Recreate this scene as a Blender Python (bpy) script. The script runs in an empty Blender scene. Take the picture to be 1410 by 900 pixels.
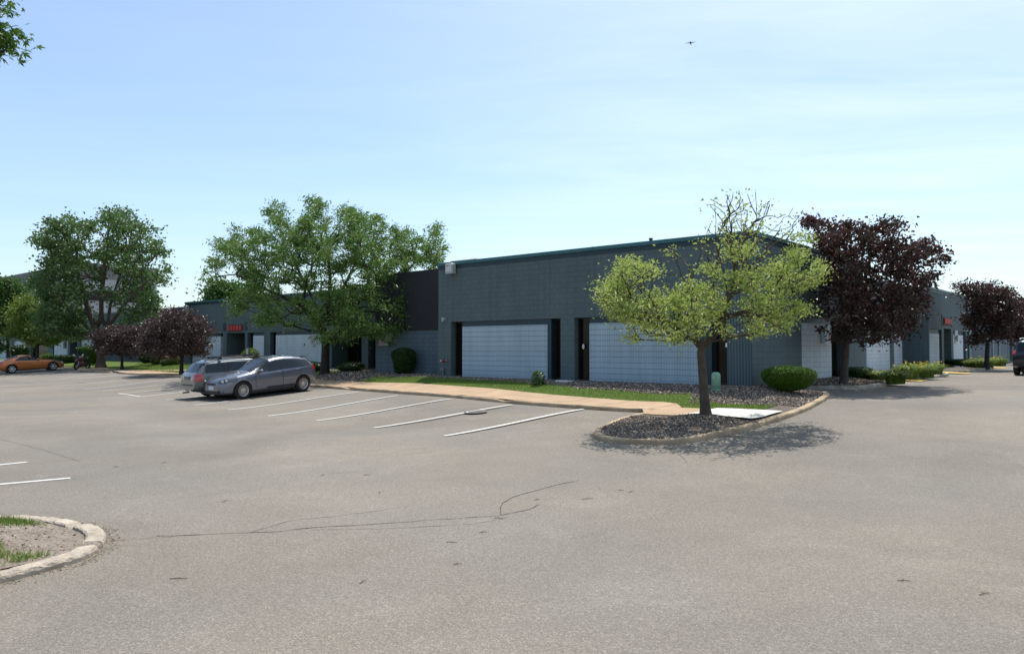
import bpy, bmesh, math, random
import numpy as np
from mathutils import Vector, Matrix, geometry

random.seed(7)
rng = np.random.default_rng(7)
R = math.radians
sc = bpy.context.scene
COL = sc.collection

# ------------------------------------------------------------------ camera
F = 1040.0                      # focal length in photo pixels (1410 wide)
PITCH = math.atan(30 / F)
CAM = np.array([0.0, 0.0, 1.7])
cam = bpy.data.cameras.new('camera')
cam.sensor_width = 36
cam.lens = F / 1410 * 36
cam.clip_end = 3000
cam_o = bpy.data.objects.new('camera', cam)
COL.objects.link(cam_o)
cam_o.location = CAM
cam_o.rotation_euler = (math.pi / 2 + PITCH, 0, 0)
sc.camera = cam_o

# ------------------------------------------------------------------ sky, sun, exposure
SUN_EL, SUN_AZ = R(65), R(17)   # azimuth to the right of straight ahead (+Y)
w = bpy.data.worlds.new('World')
sc.world = w
w.use_nodes = True
nt = w.node_tree
nt.nodes.clear()
N, Lk = nt.nodes.new, nt.links.new
sky = N('ShaderNodeTexSky')
sky.sky_type = 'NISHITA'
sky.sun_disc = False
sky.sun_elevation = SUN_EL
sky.sun_rotation = SUN_AZ
sky.air_density = 1.0
sky.dust_density = 1.2
sky.ozone_density = 1.2
# thin high cloud: noise stretched over the sky directions
tc = N('ShaderNodeTexCoord')
sep = N('ShaderNodeSeparateXYZ'); Lk(tc.outputs['Generated'], sep.inputs[0])
zz = N('ShaderNodeMath'); zz.operation = 'MAXIMUM'; zz.inputs[1].default_value = 0.06; Lk(sep.outputs[2], zz.inputs[0])
dx = N('ShaderNodeMath'); dx.operation = 'DIVIDE'; Lk(sep.outputs[0], dx.inputs[0]); Lk(zz.outputs[0], dx.inputs[1])
dy = N('ShaderNodeMath'); dy.operation = 'DIVIDE'; Lk(sep.outputs[1], dy.inputs[0]); Lk(zz.outputs[0], dy.inputs[1])
cb = N('ShaderNodeCombineXYZ'); Lk(dx.outputs[0], cb.inputs[0]); Lk(dy.outputs[0], cb.inputs[1])
mp = N('ShaderNodeMapping'); mp.inputs['Scale'].default_value = (0.55, 1.3, 1); mp.inputs['Rotation'].default_value = (0, 0, 0.25); mp.inputs['Location'].default_value = (3.1, 1.4, 0)
Lk(cb.outputs[0], mp.inputs[0])
no = N('ShaderNodeTexNoise'); no.inputs['Scale'].default_value = 1.1; no.inputs['Detail'].default_value = 9; no.inputs['Roughness'].default_value = 0.58; no.inputs['Distortion'].default_value = 0.5
Lk(mp.outputs[0], no.inputs[0])
cr = N('ShaderNodeValToRGB'); cr.color_ramp.elements[0].position = 0.12; cr.color_ramp.elements[1].position = 0.92
Lk(no.outputs[0], cr.inputs[0])
cm = N('ShaderNodeMath'); cm.operation = 'MULTIPLY'; cm.inputs[1].default_value = 1.0; Lk(cr.outputs[0], cm.inputs[0])
mrr = N('ShaderNodeMapRange'); mrr.interpolation_type = 'SMOOTHSTEP'; mrr.inputs[1].default_value = -.35; mrr.inputs[2].default_value = .45; mrr.inputs[3].default_value = .15; mrr.inputs[4].default_value = .62
Lk(sep.outputs[0], mrr.inputs[0]); Lk(mrr.outputs[0], cm.inputs[1])
mx = N('ShaderNodeMix'); mx.data_type = 'RGBA'
Lk(cm.outputs[0], mx.inputs[0]); Lk(sky.outputs[0], mx.inputs[6]); mx.inputs[7].default_value = (6.9, 7.2, 7.2, 1)
bg = N('ShaderNodeBackground'); bg.inputs[1].default_value = 0.124
tint = N('ShaderNodeVectorMath'); tint.operation = 'MULTIPLY'; tint.inputs[1].default_value = (.885, .955, 1.0)
Lk(mx.outputs[2], tint.inputs[0]); Lk(tint.outputs[0], bg.inputs[0])
wo = N('ShaderNodeOutputWorld'); Lk(bg.outputs[0], wo.inputs[0])

sun = bpy.data.lights.new('sun', 'SUN')
sun.energy = 3.6
sun.angle = R(0.53)
sun.color = (1.0, 0.955, 0.88)
sun_o = bpy.data.objects.new('sun', sun)
COL.objects.link(sun_o)
sd = Vector((math.sin(SUN_AZ) * math.cos(SUN_EL), math.cos(SUN_AZ) * math.cos(SUN_EL), math.sin(SUN_EL)))
sun_o.rotation_euler = sd.to_track_quat('Z', 'Y').to_euler()
sun_o.location = (0, 0, 40)
vs = sc.view_settings
vs.view_transform = 'Standard'; vs.look = 'None'; vs.gamma = 1.0; vs.use_curve_mapping = False
vs.exposure = 0.55

# ------------------------------------------------------------------ survey frame
# The place is laid out in a frame tied to the building corner: u runs along the front wall (to the left),
# v runs away from the car park. Sight lines give bearings; heights and distances come from the ground below.
C0 = np.array([7.56, 23.8])
D1 = np.array([-0.7594, 0.6506])
D2 = np.array([0.6506, 0.7594])
ROT = math.atan2(-0.6506, 0.7594)


def W2(u, v):
    p = C0 + D1 * u + D2 * v
    return float(p[0]), float(p[1])


def UV(x, y):
    d = np.array([x, y]) - C0
    return float(d @ D1), float(d @ D2)


def ray(px, py):
    a, b = (px - 705) / F, (450 - py) / F
    c, s = math.cos(PITCH), math.sin(PITCH)
    return np.array([a, c - b * s, s + b * c])


def u_at(px, v=0.0):
    r = ray(px, 480)
    # C0 + D1 u + D2 v parallel to r
    b = C0 + D2 * v
    return float((b[0] * r[1] - b[1] * r[0]) / (D1[1] * r[0] - D1[0] * r[1]))


def v_at(px, u=0.0):
    r = ray(px, 480)
    b = C0 + D1 * u
    return float((b[0] * r[1] - b[1] * r[0]) / (D2[1] * r[0] - D2[0] * r[1]))


def z_at(py, Y, px=705):
    r = ray(px, py)
    return 1.7 + r[2] / r[1] * Y


def at(px, py, Y):
    r = ray(px, py)
    return CAM + r / r[1] * Y


# ground heights ---------------------------------------------------------
def vkerb(u):
    return np.interp(u, [-3, 2.7, 15, 32, 51, 80], [-5.5, -5.3, -4.1, -2.7, -1.3, 0.5])


def zg(x, y):
    x = np.asarray(x, float); y = np.asarray(y, float)
    u = (x - C0[0]) * D1[0] + (y - C0[1]) * D1[1]
    v = (x - C0[0]) * D2[0] + (y - C0[1]) * D2[1]
    zr = 0; zl = 0
    for k in (-1.6, -.8, 0, .8, 1.6):
        zr = zr + np.interp(v + k, [-11, -8.5, -5.5, -3, 1, 5, 10, 20, 27, 60, 200], [-.25, -.17, .0, .1, .22, .3, .35, .4, .45, .5, .5]) / 5
        zl = zl + np.interp(v - vkerb(u) + k * .6, [-6, -4.5, -1, 0, 2], [-.25, -.2, .03, .07, .07]) / 5
    t = np.clip((u + 1) / 4, 0, 1); t = t * t * (3 - 2 * t)
    return zr * (1 - t) + zl * t


def hit(px, py, fn):
    r = ray(px, py)
    t0 = 2.0; t = 2.0
    while t < 260:
        p = CAM + r * t
        if p[2] < float(fn(p[0], p[1])):
            a, b = t0, t
            for _ in range(22):
                m = (a + b) / 2; p = CAM + r * m
                if p[2] < float(fn(p[0], p[1])): b = m
                else: a = m
            p = CAM + r * b
            return np.array([p[0], p[1], float(fn(p[0], p[1]))])
        t0 = t; t += 0.4 + t * .01
    p = CAM + r * 260
    return np.array([p[0], p[1], 0])


def G(px, py):
    return hit(px, py, zg)


# ------------------------------------------------------------------ materials
MATS = {}


def newmat(name):
    m = bpy.data.materials.new(name); m.use_nodes = True
    nt = m.node_tree; nt.nodes.clear()
    o = nt.nodes.new('ShaderNodeOutputMaterial')
    b = nt.nodes.new('ShaderNodeBsdfPrincipled')
    nt.links.new(b.outputs[0], o.inputs[0])
    MATS[name] = m
    return m, nt, b


def simple(name, col, rough=.6, metal=0., var=.12, scale=6., bump=0., spec=.5, coat=0., bscale=None, alpha=None):
    m, nt, b = newmat(name)
    N, L = nt.nodes.new, nt.links.new
    b.inputs['Roughness'].default_value = rough
    b.inputs['Metallic'].default_value = metal
    b.inputs['Specular IOR Level'].default_value = spec
    b.inputs['Coat Weight'].default_value = coat
    b.inputs['Coat Roughness'].default_value = .05
    tc = N('ShaderNodeTexCoord')
    no = N('ShaderNodeTexNoise'); no.inputs['Scale'].default_value = scale; no.inputs['Detail'].default_value = 5
    L(tc.outputs['Object'], no.inputs[0])
    mp = N('ShaderNodeMapRange'); mp.inputs[1].default_value = .3; mp.inputs[2].default_value = .7
    mp.inputs[3].default_value = 1 - var; mp.inputs[4].default_value = 1 + var
    L(no.outputs[0], mp.inputs[0])
    mx = N('ShaderNodeVectorMath'); mx.operation = 'SCALE'; mx.inputs[0].default_value = col[:3]
    L(mp.outputs[0], mx.inputs['Scale'])
    L(mx.outputs[0], b.inputs['Base Color'])
    if bump:
        n2 = N('ShaderNodeTexNoise'); n2.inputs['Scale'].default_value = bscale or scale * 6; n2.inputs['Detail'].default_value = 4
        L(tc.outputs['Object'], n2.inputs[0])
        bp = N('ShaderNodeBump'); bp.inputs['Strength'].default_value = bump; bp.inputs['Distance'].default_value = .02
        L(n2.outputs[0], bp.inputs['Height']); L(bp.outputs[0], b.inputs['Normal'])
    return m


def leafmat(name, c1, c2, c3, trans=.45, cscale=.9, rough=.45):
    """leaves: each leaf its own shade between c1 and c2, whole sprays leaning to c3"""
    m = bpy.data.materials.new(name); m.use_nodes = True; MATS[name] = m
    nt = m.node_tree; nt.nodes.clear(); N, L = nt.nodes.new, nt.links.new
    o = N('ShaderNodeOutputMaterial')
    g = N('ShaderNodeNewGeometry')
    mix = N('ShaderNodeMix'); mix.data_type = 'RGBA'
    L(g.outputs['Random Per Island'], mix.inputs[0]); mix.inputs[6].default_value = (*c1, 1); mix.inputs[7].default_value = (*c2, 1)
    tc = N('ShaderNodeTexCoord'); no = N('ShaderNodeTexNoise'); no.inputs['Scale'].default_value = cscale; no.inputs['Detail'].default_value = 2
    L(tc.outputs['Object'], no.inputs[0])
    mr = N('ShaderNodeMapRange'); mr.inputs[1].default_value = .42; mr.inputs[2].default_value = .62; L(no.outputs[0], mr.inputs[0])
    mix2 = N('ShaderNodeMix'); mix2.data_type = 'RGBA'
    L(mr.outputs[0], mix2.inputs[0]); L(mix.outputs[2], mix2.inputs[6]); mix2.inputs[7].default_value = (*c3, 1)
    p = N('ShaderNodeBsdfPrincipled'); p.inputs['Roughness'].default_value = rough; p.inputs['Specular IOR Level'].default_value = .35
    L(mix2.outputs[2], p.inputs['Base Color'])
    t = N('ShaderNodeBsdfTranslucent'); L(mix2.outputs[2], t.inputs[0])
    ms = N('ShaderNodeMixShader'); ms.inputs[0].default_value = trans
    L(p.outputs[0], ms.inputs[1]); L(t.outputs[0], ms.inputs[2]); L(ms.outputs[0], o.inputs[0])
    return m


def asphalt_mat():
    m, nt, b = newmat('asphalt')
    N, L = nt.nodes.new, nt.links.new
    tc = N('ShaderNodeTexCoord')
    def noise(s, d=3, r=.5, dist=0.):
        n = N('ShaderNodeTexNoise'); n.inputs['Scale'].default_value = s; n.inputs['Detail'].default_value = d
        n.inputs['Roughness'].default_value = r; n.inputs['Distortion'].default_value = dist
        L(tc.outputs['Object'], n.inputs[0]); return n.outputs[0]
    def rng_(sock, a, b_, c, d):
        r = N('ShaderNodeMapRange'); r.inputs[1].default_value = a; r.inputs[2].default_value = b_
        r.inputs[3].default_value = c; r.inputs[4].default_value = d; L(sock, r.inputs[0]); return r.outputs[0]
    def mul(a, c):
        r = N('ShaderNodeMath'); r.operation = 'MULTIPLY'; L(a, r.inputs[0])
        if isinstance(c, float): r.inputs[1].default_value = c
        else: L(c, r.inputs[1])
        return r.outputs[0]
    big = rng_(noise(.13, 4, .55, 1.2), .35, .65, .88, 1.10)
    mid = rng_(noise(.9, 5, .6), .3, .7, .94, 1.06)
    # worn stone showing in the surface: light and dark grains
    vo = N('ShaderNodeTexVoronoi'); vo.inputs['Scale'].default_value = 100; L(tc.outputs['Object'], vo.inputs[0])
    bw = N('ShaderNodeSeparateColor'); L(vo.outputs['Color'], bw.inputs[0])
    gr = N('ShaderNodeValToRGB')
    e = gr.color_ramp.elements
    e[0].position = 0; e[0].color = (.70, .70, .70, 1); e[1].position = 1; e[1].color = (1.5, 1.5, 1.5, 1)
    for p_, c_ in ((.25, .86), (.7, 1.02), (.9, 1.2)):
        q = e.new(p_); q.color = (c_, c_, c_, 1)
    L(bw.outputs[0], gr.inputs[0])
    fine = rng_(noise(24, 3, .7), .3, .7, .88, 1.12)
    # long soft wheel marks sweeping across the drive
    wv = N('ShaderNodeTexWave'); wv.inputs['Scale'].default_value = .055; wv.inputs['Distortion'].default_value = 5.5
    wv.inputs['Detail'].default_value = 2.5; wv.inputs['Detail Scale'].default_value = .6
    mpn = N('ShaderNodeMapping'); mpn.inputs['Rotation'].default_value = (0, 0, .5); L(tc.outputs['Object'], mpn.inputs[0]); L(mpn.outputs[0], wv.inputs[0])
    wr = mul(mul(rng_(wv.outputs['Fac'], .0, .22, .94, 1.0), rng_(noise(1.15, 2, .5, .4), .68, .76, 1.0, .86)), rng_(noise(.42, 6, .7, 2.0), .56, .60, 1.0, 1.07))
    f = mul(mul(mul(mul(mul(big, mid), gr.outputs[0]), fine), wr), 1.0)
    cmix = N('ShaderNodeMix'); cmix.data_type = 'RGBA'
    L(rng_(noise(.22, 3, .5), .38, .62, 0, 1), cmix.inputs[0])
    cmix.inputs[6].default_value = (.214, .187, .152, 1); cmix.inputs[7].default_value = (.194, .174, .149, 1)
    sc_ = N('ShaderNodeVectorMath'); sc_.operation = 'SCALE'; L(cmix.outputs[2], sc_.inputs[0]); L(f, sc_.inputs['Scale'])
    L(sc_.outputs[0], b.inputs['Base Color'])
    b.inputs['Roughness'].default_value = .88
    b.inputs['Specular IOR Level'].default_value = .3
    bp = N('ShaderNodeBump'); bp.inputs['Strength'].default_value = .5; bp.inputs['Distance'].default_value = .006
    L(vo.outputs['Distance'], bp.inputs['Height']); L(bp.outputs[0], b.inputs['Normal'])
    return m


def block_mat(name, col, joint, jcol, rough_amt=.35, score=.1, var=.14, bw=.4, jw=.012, bond=.5, hj=1):
    """painted concrete block, joints at every course, shallow vertical scores"""
    m, nt, b = newmat(name)
    N, L = nt.nodes.new, nt.links.new
    tc = N('ShaderNodeTexCoord'); sp = N('ShaderNodeSeparateXYZ'); L(tc.outputs['Object'], sp.inputs[0])
    ad = N('ShaderNodeMath'); L(sp.outputs[0], ad.inputs[0]); L(sp.outputs[1], ad.inputs[1])
    cb = N('ShaderNodeCombineXYZ'); L(ad.outputs[0], cb.inputs[0]); L(sp.outputs[2], cb.inputs[1])
    def brick(wd, h, ms, off):
        br = N('ShaderNodeTexBrick'); L(cb.outputs[0], br.inputs[0])
        br.offset = off; br.squash = 1
        br.inputs['Scale'].default_value = 1; br.inputs['Brick Width'].default_value = wd; br.inputs['Row Height'].default_value = h
        br.inputs['Mortar Size'].default_value = ms; br.inputs['Mortar Smooth'].default_value = .3
        br.inputs['Color1'].default_value = (.965, .965, .965, 1); br.inputs['Color2'].default_value = (1.03, 1.03, 1.03, 1)
        br.inputs['Mortar'].default_value = (jcol, jcol, jcol, 1); return br
    b1 = brick(bw if bond else 40, .2 if hj else 40, jw, bond)
    b2 = brick(score, 40, jw * .7, 0)
    b2.inputs['Color1'].default_value = b2.inputs['Color2'].default_value = (1, 1, 1, 1)
    s_ = 1 - (1 - jcol) * joint
    b2.inputs['Mortar'].default_value = (s_, s_, s_, 1)
    no = N('ShaderNodeTexNoise'); no.inputs['Scale'].default_value = .35; no.inputs['Detail'].default_value = 7; no.inputs['Roughness'].default_value = .6
    L(tc.outputs['Object'], no.inputs[0])
    mr = N('ShaderNodeMapRange'); mr.inputs[1].default_value = .3; mr.inputs[2].default_value = .7; mr.inputs[3].default_value = 1 - var; mr.inputs[4].default_value = 1 + var
    L(no.outputs[0], mr.inputs[0])
    n2 = N('ShaderNodeTexNoise'); n2.inputs['Scale'].default_value = 22; n2.inputs['Detail'].default_value = 3; L(tc.outputs['Object'], n2.inputs[0])
    m2 = N('ShaderNodeMapRange'); m2.inputs[1].default_value = .3; m2.inputs[2].default_value = .7; m2.inputs[3].default_value = 1 - rough_amt * .5; m2.inputs[4].default_value = 1 + rough_amt * .5
    L(n2.outputs[0], m2.inputs[0])
    # rain streaks running down from the top
    mp = N('ShaderNodeMapping'); mp.inputs['Scale'].default_value = (3.0, 3.0, .12); L(tc.outputs['Object'], mp.inputs[0])
    n3 = N('ShaderNodeTexNoise'); n3.inputs['Scale'].default_value = 1.6; n3.inputs['Detail'].default_value = 4; L(mp.outputs[0], n3.inputs[0])
    m3 = N('ShaderNodeMapRange'); m3.inputs[1].default_value = .35; m3.inputs[2].default_value = .7; m3.inputs[3].default_value = .92; m3.inputs[4].default_value = 1.06
    L(n3.outputs[0], m3.inputs[0])
    v = N('ShaderNodeVectorMath'); v.operation = 'MULTIPLY'; L(b1.outputs[0], v.inputs[0]); L(b2.outputs[0], v.inputs[1])
    for s in (mr.outputs[0], m2.outputs[0], m3.outputs[0]):
        q = N('ShaderNodeVectorMath'); q.operation = 'SCALE'; L(v.outputs[0], q.inputs[0]); L(s, q.inputs['Scale']); v = q
    c = N('ShaderNodeVectorMath'); c.operation = 'MULTIPLY'; L(v.outputs[0], c.inputs[0]); c.inputs[1].default_value = col
    L(c.outputs[0], b.inputs['Base Color'])
    b.inputs['Roughness'].default_value = .75; b.inputs['Specular IOR Level'].default_value = .3
    a = N('ShaderNodeMath'); a.operation = 'MULTIPLY'; L(b1.outputs['Fac'], a.inputs[0]); a.inputs[1].default_value = -1
    a2 = N('ShaderNodeMath'); a2.operation = 'MULTIPLY_ADD'; L(n2.outputs[0], a2.inputs[0]); a2.inputs[1].default_value = rough_amt * 2.2; L(a.outputs[0], a2.inputs[2])
    bp = N('ShaderNodeBump'); bp.inputs['Strength'].default_value = .6; bp.inputs['Distance'].default_value = .012
    L(a2.outputs[0], bp.inputs['Height']); L(bp.outputs[0], b.inputs['Normal'])
    return m


def ground_cover_mat(name, ca, cbb, s1=3., s2=40., cc=None):
    m, nt, b = newmat(name)
    N, L = nt.nodes.new, nt.links.new
    tc = N('ShaderNodeTexCoord')
    n1 = N('ShaderNodeTexNoise'); n1.inputs['Scale'].default_value = s1; n1.inputs['Detail'].default_value = 6; n1.inputs['Roughness'].default_value = .65; L(tc.outputs['Object'], n1.inputs[0])
    r = N('ShaderNodeMapRange'); r.inputs[1].default_value = .38; r.inputs[2].default_value = .6; L(n1.outputs[0], r.inputs[0])
    mx = N('ShaderNodeMix'); mx.data_type = 'RGBA'; L(r.outputs[0], mx.inputs[0]); mx.inputs[6].default_value = (*ca, 1); mx.inputs[7].default_value = (*cbb, 1)
    n2 = N('ShaderNodeTexNoise'); n2.inputs['Scale'].default_value = s2; n2.inputs['Detail'].default_value = 3; L(tc.outputs['Object'], n2.inputs[0])
    m2 = N('ShaderNodeMapRange'); m2.inputs[1].default_value = .3; m2.inputs[2].default_value = .7; m2.inputs[3].default_value = .6; m2.inputs[4].default_value = 1.4; L(n2.outputs[0], m2.inputs[0])
    s = N('ShaderNodeVectorMath'); s.operation = 'SCALE'; L(mx.outputs[2], s.inputs[0]); L(m2.outputs[0], s.inputs['Scale'])
    L(s.outputs[0], b.inputs['Base Color']); b.inputs['Roughness'].default_value = .95; b.inputs['Specular IOR Level'].default_value = .2
    bp = N('ShaderNodeBump'); bp.inputs['Strength'].default_value = .8; bp.inputs['Distance'].default_value = .03; L(n2.outputs[0], bp.inputs['Height']); L(bp.outputs[0], b.inputs['Normal'])
    return m


def paint_mat():
    """road paint, worn through in places"""
    m, nt, b = newmat('road_paint')
    N, L = nt.nodes.new, nt.links.new
    tc = N('ShaderNodeTexCoord')
    n1 = N('ShaderNodeTexNoise'); n1.inputs['Scale'].default_value = 14; n1.inputs['Detail'].default_value = 6; n1.inputs['Roughness'].default_value = .75; L(tc.outputs['Object'], n1.inputs[0])
    r = N('ShaderNodeMapRange'); r.inputs[1].default_value = .60; r.inputs[2].default_value = .68; L(n1.outputs[0], r.inputs[0])
    mx = N('ShaderNodeMix'); mx.data_type = 'RGBA'; L(r.outputs[0], mx.inputs[0]); mx.inputs[6].default_value = (.62, .62, .60, 1); mx.inputs[7].default_value = (.24, .23, .22, 1)
    L(mx.outputs[2], b.inputs['Base Color']); b.inputs['Roughness'].default_value = .7
    return m


asphalt = asphalt_mat()
wall_m = block_mat('wall_block', (.103, .140, .148), .25, .86, .34, .1, .10)
rib_m = block_mat('ribbed_block', (.095, .140, .155), 1.0, .5, .2, .1, .08, jw=.022, bond=0, hj=0.0)
panel_m = block_mat('pale_block', (.385, .49, .555), .65, .70, .10, .1, .05, jw=.015, bond=0, hj=1)
panel2_m = block_mat('pale_block_plain', (.58, .65, .69), .0, .72, .10, .4, .06, bw=.8, jw=.011)
blue_m = block_mat('blue_block', (.115, .160, .190), .3, .7, .2, .4, .10)
paint = paint_mat()
teal = simple('teal_metal', (.030, .125, .140), .45, .0, .08, 3)
teal_dk = simple('teal_trim', (.012, .036, .050), .5, .0, .1, 3)
shaded_fascia = simple('shaded_fascia', (.022, .022, .028), .7, 0, .15, 1.2, .2)  # near-black paint also carries the deep shade on the recessed upper wall
roofm = simple('roof_gravel', (.30, .29, .27), .95, 0, .2, 8)
glassm = simple('bronze_glass', (.012, .008, .007), .08, 0, .3, .7, spec=.22)
doordark = simple('dark_interior', (.012, .012, .013), .6, 0, .3, 2)  # darkness of the unlit rooms put into the colour
framem = simple('bronze_frame', (.030, .024, .021), .45, .3, .1, 8)
kerb_m = simple('kerb_concrete', (.40, .305, .205), .9, 0, .30, 2.2, .6, .2, bscale=40)
kerb_w = simple('kerb_concrete_bare', (.36, .33, .27), .92, 0, .3, 3.2, .9, .2, bscale=30)
walk_m = simple('stained_concrete', (.42, .300, .195), .9, 0, .14, 1.1, .25, .2, bscale=60)
slab_m = simple('new_concrete', (.62, .61, .57), .85, 0, .05, 2, .2, .2, bscale=60)
yellow_m = simple('yellow_paint', (.62, .42, .085), .75, 0, .15, 3, .2)
mulch_m = ground_cover_mat('mulch', (.10, .078, .066), (.17, .145, .125), 5, 45)
lawn_m = ground_cover_mat('lawn_soil', (.075, .135, .022), (.11, .15, .035), 1.2, 60)
gravel_m = ground_cover_mat('gravel_bed', (.22, .20, .185), (.13, .12, .11), 4, 30)
dirt_m = ground_cover_mat('bare_dirt', (.17, .135, .105), (.25, .21, .17), 2.4, 35)
field_m = ground_cover_mat('far_field', (.07, .085, .035), (.10, .11, .05), .05, 2)
bark_g = simple('bark_grey', (.095, .075, .062), .9, 0, .3, 4, .9, .2, bscale=22)
bark_d = simple('bark_dark', (.050, .042, .038), .9, 0, .3, 4, .9, .2, bscale=22)
bark_r = simple('bark_brown', (.12, .085, .070), .9, 0, .3, 2, .9, .2, bscale=10)
L_yel = leafmat('leaf_yellowgreen', (.17, .25, .045), (.54, .60, .19), (.30, .38, .085), .42, 1.4)
L_loc = leafmat('leaf_locust', (.055, .130, .024), (.24, .36, .10), (.115, .21, .042), .36, .7)
L_map = leafmat('leaf_maroon', (.026, .016, .015), (.12, .048, .042), (.048, .038, .024), .30, .9, .35)
L_crab = leafmat('leaf_bronze', (.040, .024, .026), (.15, .10, .09), (.07, .045, .042), .25, .9, .35)
L_cot = leafmat('leaf_cottonwood', (.045, .105, .030), (.18, .27, .085), (.08, .155, .042), .33, .5)
L_lt = leafmat('leaf_light', (.090, .150, .020), (.20, .26, .045), (.12, .18, .025), .4, .6)
L_grn = leafmat('leaf_green', (.045, .110, .020), (.09, .165, .035), (.06, .13, .02), .35, .6)
L_mpl = leafmat('leaf_maple_green', (.030, .090, .010), (.10, .19, .022), (.055, .13, .012), .40, 1.5)
L_yew = leafmat('needle_yew', (.045, .115, .006), (.12, .22, .018), (.07, .145, .009), .15, 3)
L_arb = leafmat('needle_arborvitae', (.022, .055, .012), (.05, .095, .022), (.03, .07, .014), .15, 2)
L_lily = leafmat('lily_blade', (.085, .165, .020), (.24, .32, .045), (.15, .22, .03), .35, 2)
L_gras = leafmat('grass_blade', (.11, .20, .02), (.24, .33, .05), (.17, .24, .05), .3, 1.1)
L_dry = leafmat('dry_leaf', (.18, .12, .06), (.30, .22, .12), (.2, .15, .08), .2, 1)
petal = simple('yellow_petal', (.85, .66, .06), .6, 0, .1, 5)
chipm, _nt, _b = newmat('mulch_chip')
_g = _nt.nodes.new('ShaderNodeNewGeometry'); _r = _nt.nodes.new('ShaderNodeValToRGB')
_r.color_ramp.elements[0].color = (.070, .052, .042, 1); _r.color_ramp.elements[1].color = (.62, .55, .47, 1)
for _p, _c in ((.35, (.15, .115, .09, 1)), (.7, (.25, .195, .155, 1)), (.88, (.38, .31, .25, 1))):
    _r.color_ramp.elements.new(_p).color = _c
_nt.links.new(_g.outputs['Random Per Island'], _r.inputs[0]); _nt.links.new(_r.outputs[0], _b.inputs['Base Color']); _b.inputs['Roughness'].default_value = .9
white_m = simple('white_plastic', (.70, .70, .68), .5, 0, .05, 4)
greybox = simple('grey_metal', (.42, .43, .42), .5, .2, .08, 6)
red_m = simple('red_sign', (.46, .045, .035), .55, 0, .12, 6)
redcap = simple('red_cap', (.22, .04, .035), .5, 0, .1, 6)
plaque = simple('sign_plaque', (.48, .50, .48), .6, 0, .12, 14)
plaque_p = simple('pinkish_plaque', (.40, .33, .32), .6, 0, .12, 14)
inkm = simple('sign_ink', (.05, .06, .07), .6, 0, .05, 6)
pedm = simple('pedestal_green', (.20, .38, .28), .5, 0, .06, 5)
tanm = simple('roof_unit_tan', (.50, .44, .38), .7, 0, .1, 4)
offw = simple('office_concrete', (.36, .37, .38), .8, 0, .08, .4)
offg = simple('office_parapet', (.17, .165, .175), .8, 0, .08, .4)
blackp = simple('black_plastic', (.015, .015, .016), .55, 0, .1, 10)
tyrem = simple('tyre_rubber', (.018, .018, .018), .85, 0, .15, 20)
rimm = simple('alloy_rim', (.62, .62, .64), .28, .8, .05, 10)
chromem = simple('chrome', (.7, .7, .7), .15, .95, .03, 10)
cglass = simple('car_glass', (.008, .016, .024), .03, 0, .4, 1.2, spec=.42, coat=.0)
lampw = simple('lamp_clear', (.07, .075, .085), .08, .3, .3, 30, spec=.8, coat=1)
lampr = simple('lamp_red', (.42, .02, .018), .2, 0, .2, 20, spec=.6, coat=.8)
platem = simple('licence_plate', (.55, .62, .66), .5, 0, .08, 20)
ironm = simple('cast_iron', (.15, .135, .12), .8, .0, .3, 18, .6)
twigm = simple('dry_twig', (.13, .085, .055), .9, 0, .3, 30)
crackm = simple('crack_fill', (.085, .075, .066), .95, 0, .3, 8)


def car_paint(name, col, metal=.55):
    return simple(name, col, .30, metal, .03, 4, spec=.5, coat=1.0)


p_hatch = car_paint('paint_slate', (.150, .165, .205))
p_wagon = car_paint('paint_silver', (.115, .130, .140))
p_coupe = car_paint('paint_orange', (.52, .160, .035), .45)
p_suv = car_paint('paint_black', (.012, .014, .020), .2)
p_bike = car_paint('paint_dark_red', (.11, .012, .018), .3)


# ------------------------------------------------------------------ mesh helpers
def tag(o, label=None, cat=None, group=None, kind=None):
    if label: o['label'] = label
    if cat: o['category'] = cat
    if group: o['group'] = group
    if kind: o['kind'] = kind
    return o


def empty(name, loc, rz=0., **k):
    o = bpy.data.objects.new(name, None); COL.objects.link(o)
    o.location = loc; o.rotation_euler = (0, 0, rz); o.empty_display_size = .2
    return tag(o, **k)


def link(name, me, parent=None, **k):
    o = bpy.data.objects.new(name, me); COL.objects.link(o)
    if parent is not None: o.parent = parent
    return tag(o, **k)


def mesh_arr(name, V, Fq, mats, parent=None, smooth=False, mi=None, **k):
    """V (n,3), Fq (m,3|4) index array"""
    me = bpy.data.meshes.new(name)
    V = np.asarray(V, np.float32); Fq = np.asarray(Fq, np.int32); n = Fq.shape[1]
    me.vertices.add(len(V)); me.vertices.foreach_set('co', V.ravel())
    me.loops.add(Fq.size); me.loops.foreach_set('vertex_index', Fq.ravel())
    me.polygons.add(len(Fq)); me.polygons.foreach_set('loop_start', np.arange(0, Fq.size, n, dtype=np.int32))
    if mi is not None: me.polygons.foreach_set('material_index', np.asarray(mi, np.int32))
    me.polygons.foreach_set('use_smooth', np.full(len(Fq), smooth))
    for m in (mats if isinstance(mats, (list, tuple)) else [mats]): me.materials.append(m)
    me.update(calc_edges=True); me.validate()
    return link(name, me, parent, **k)


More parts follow.
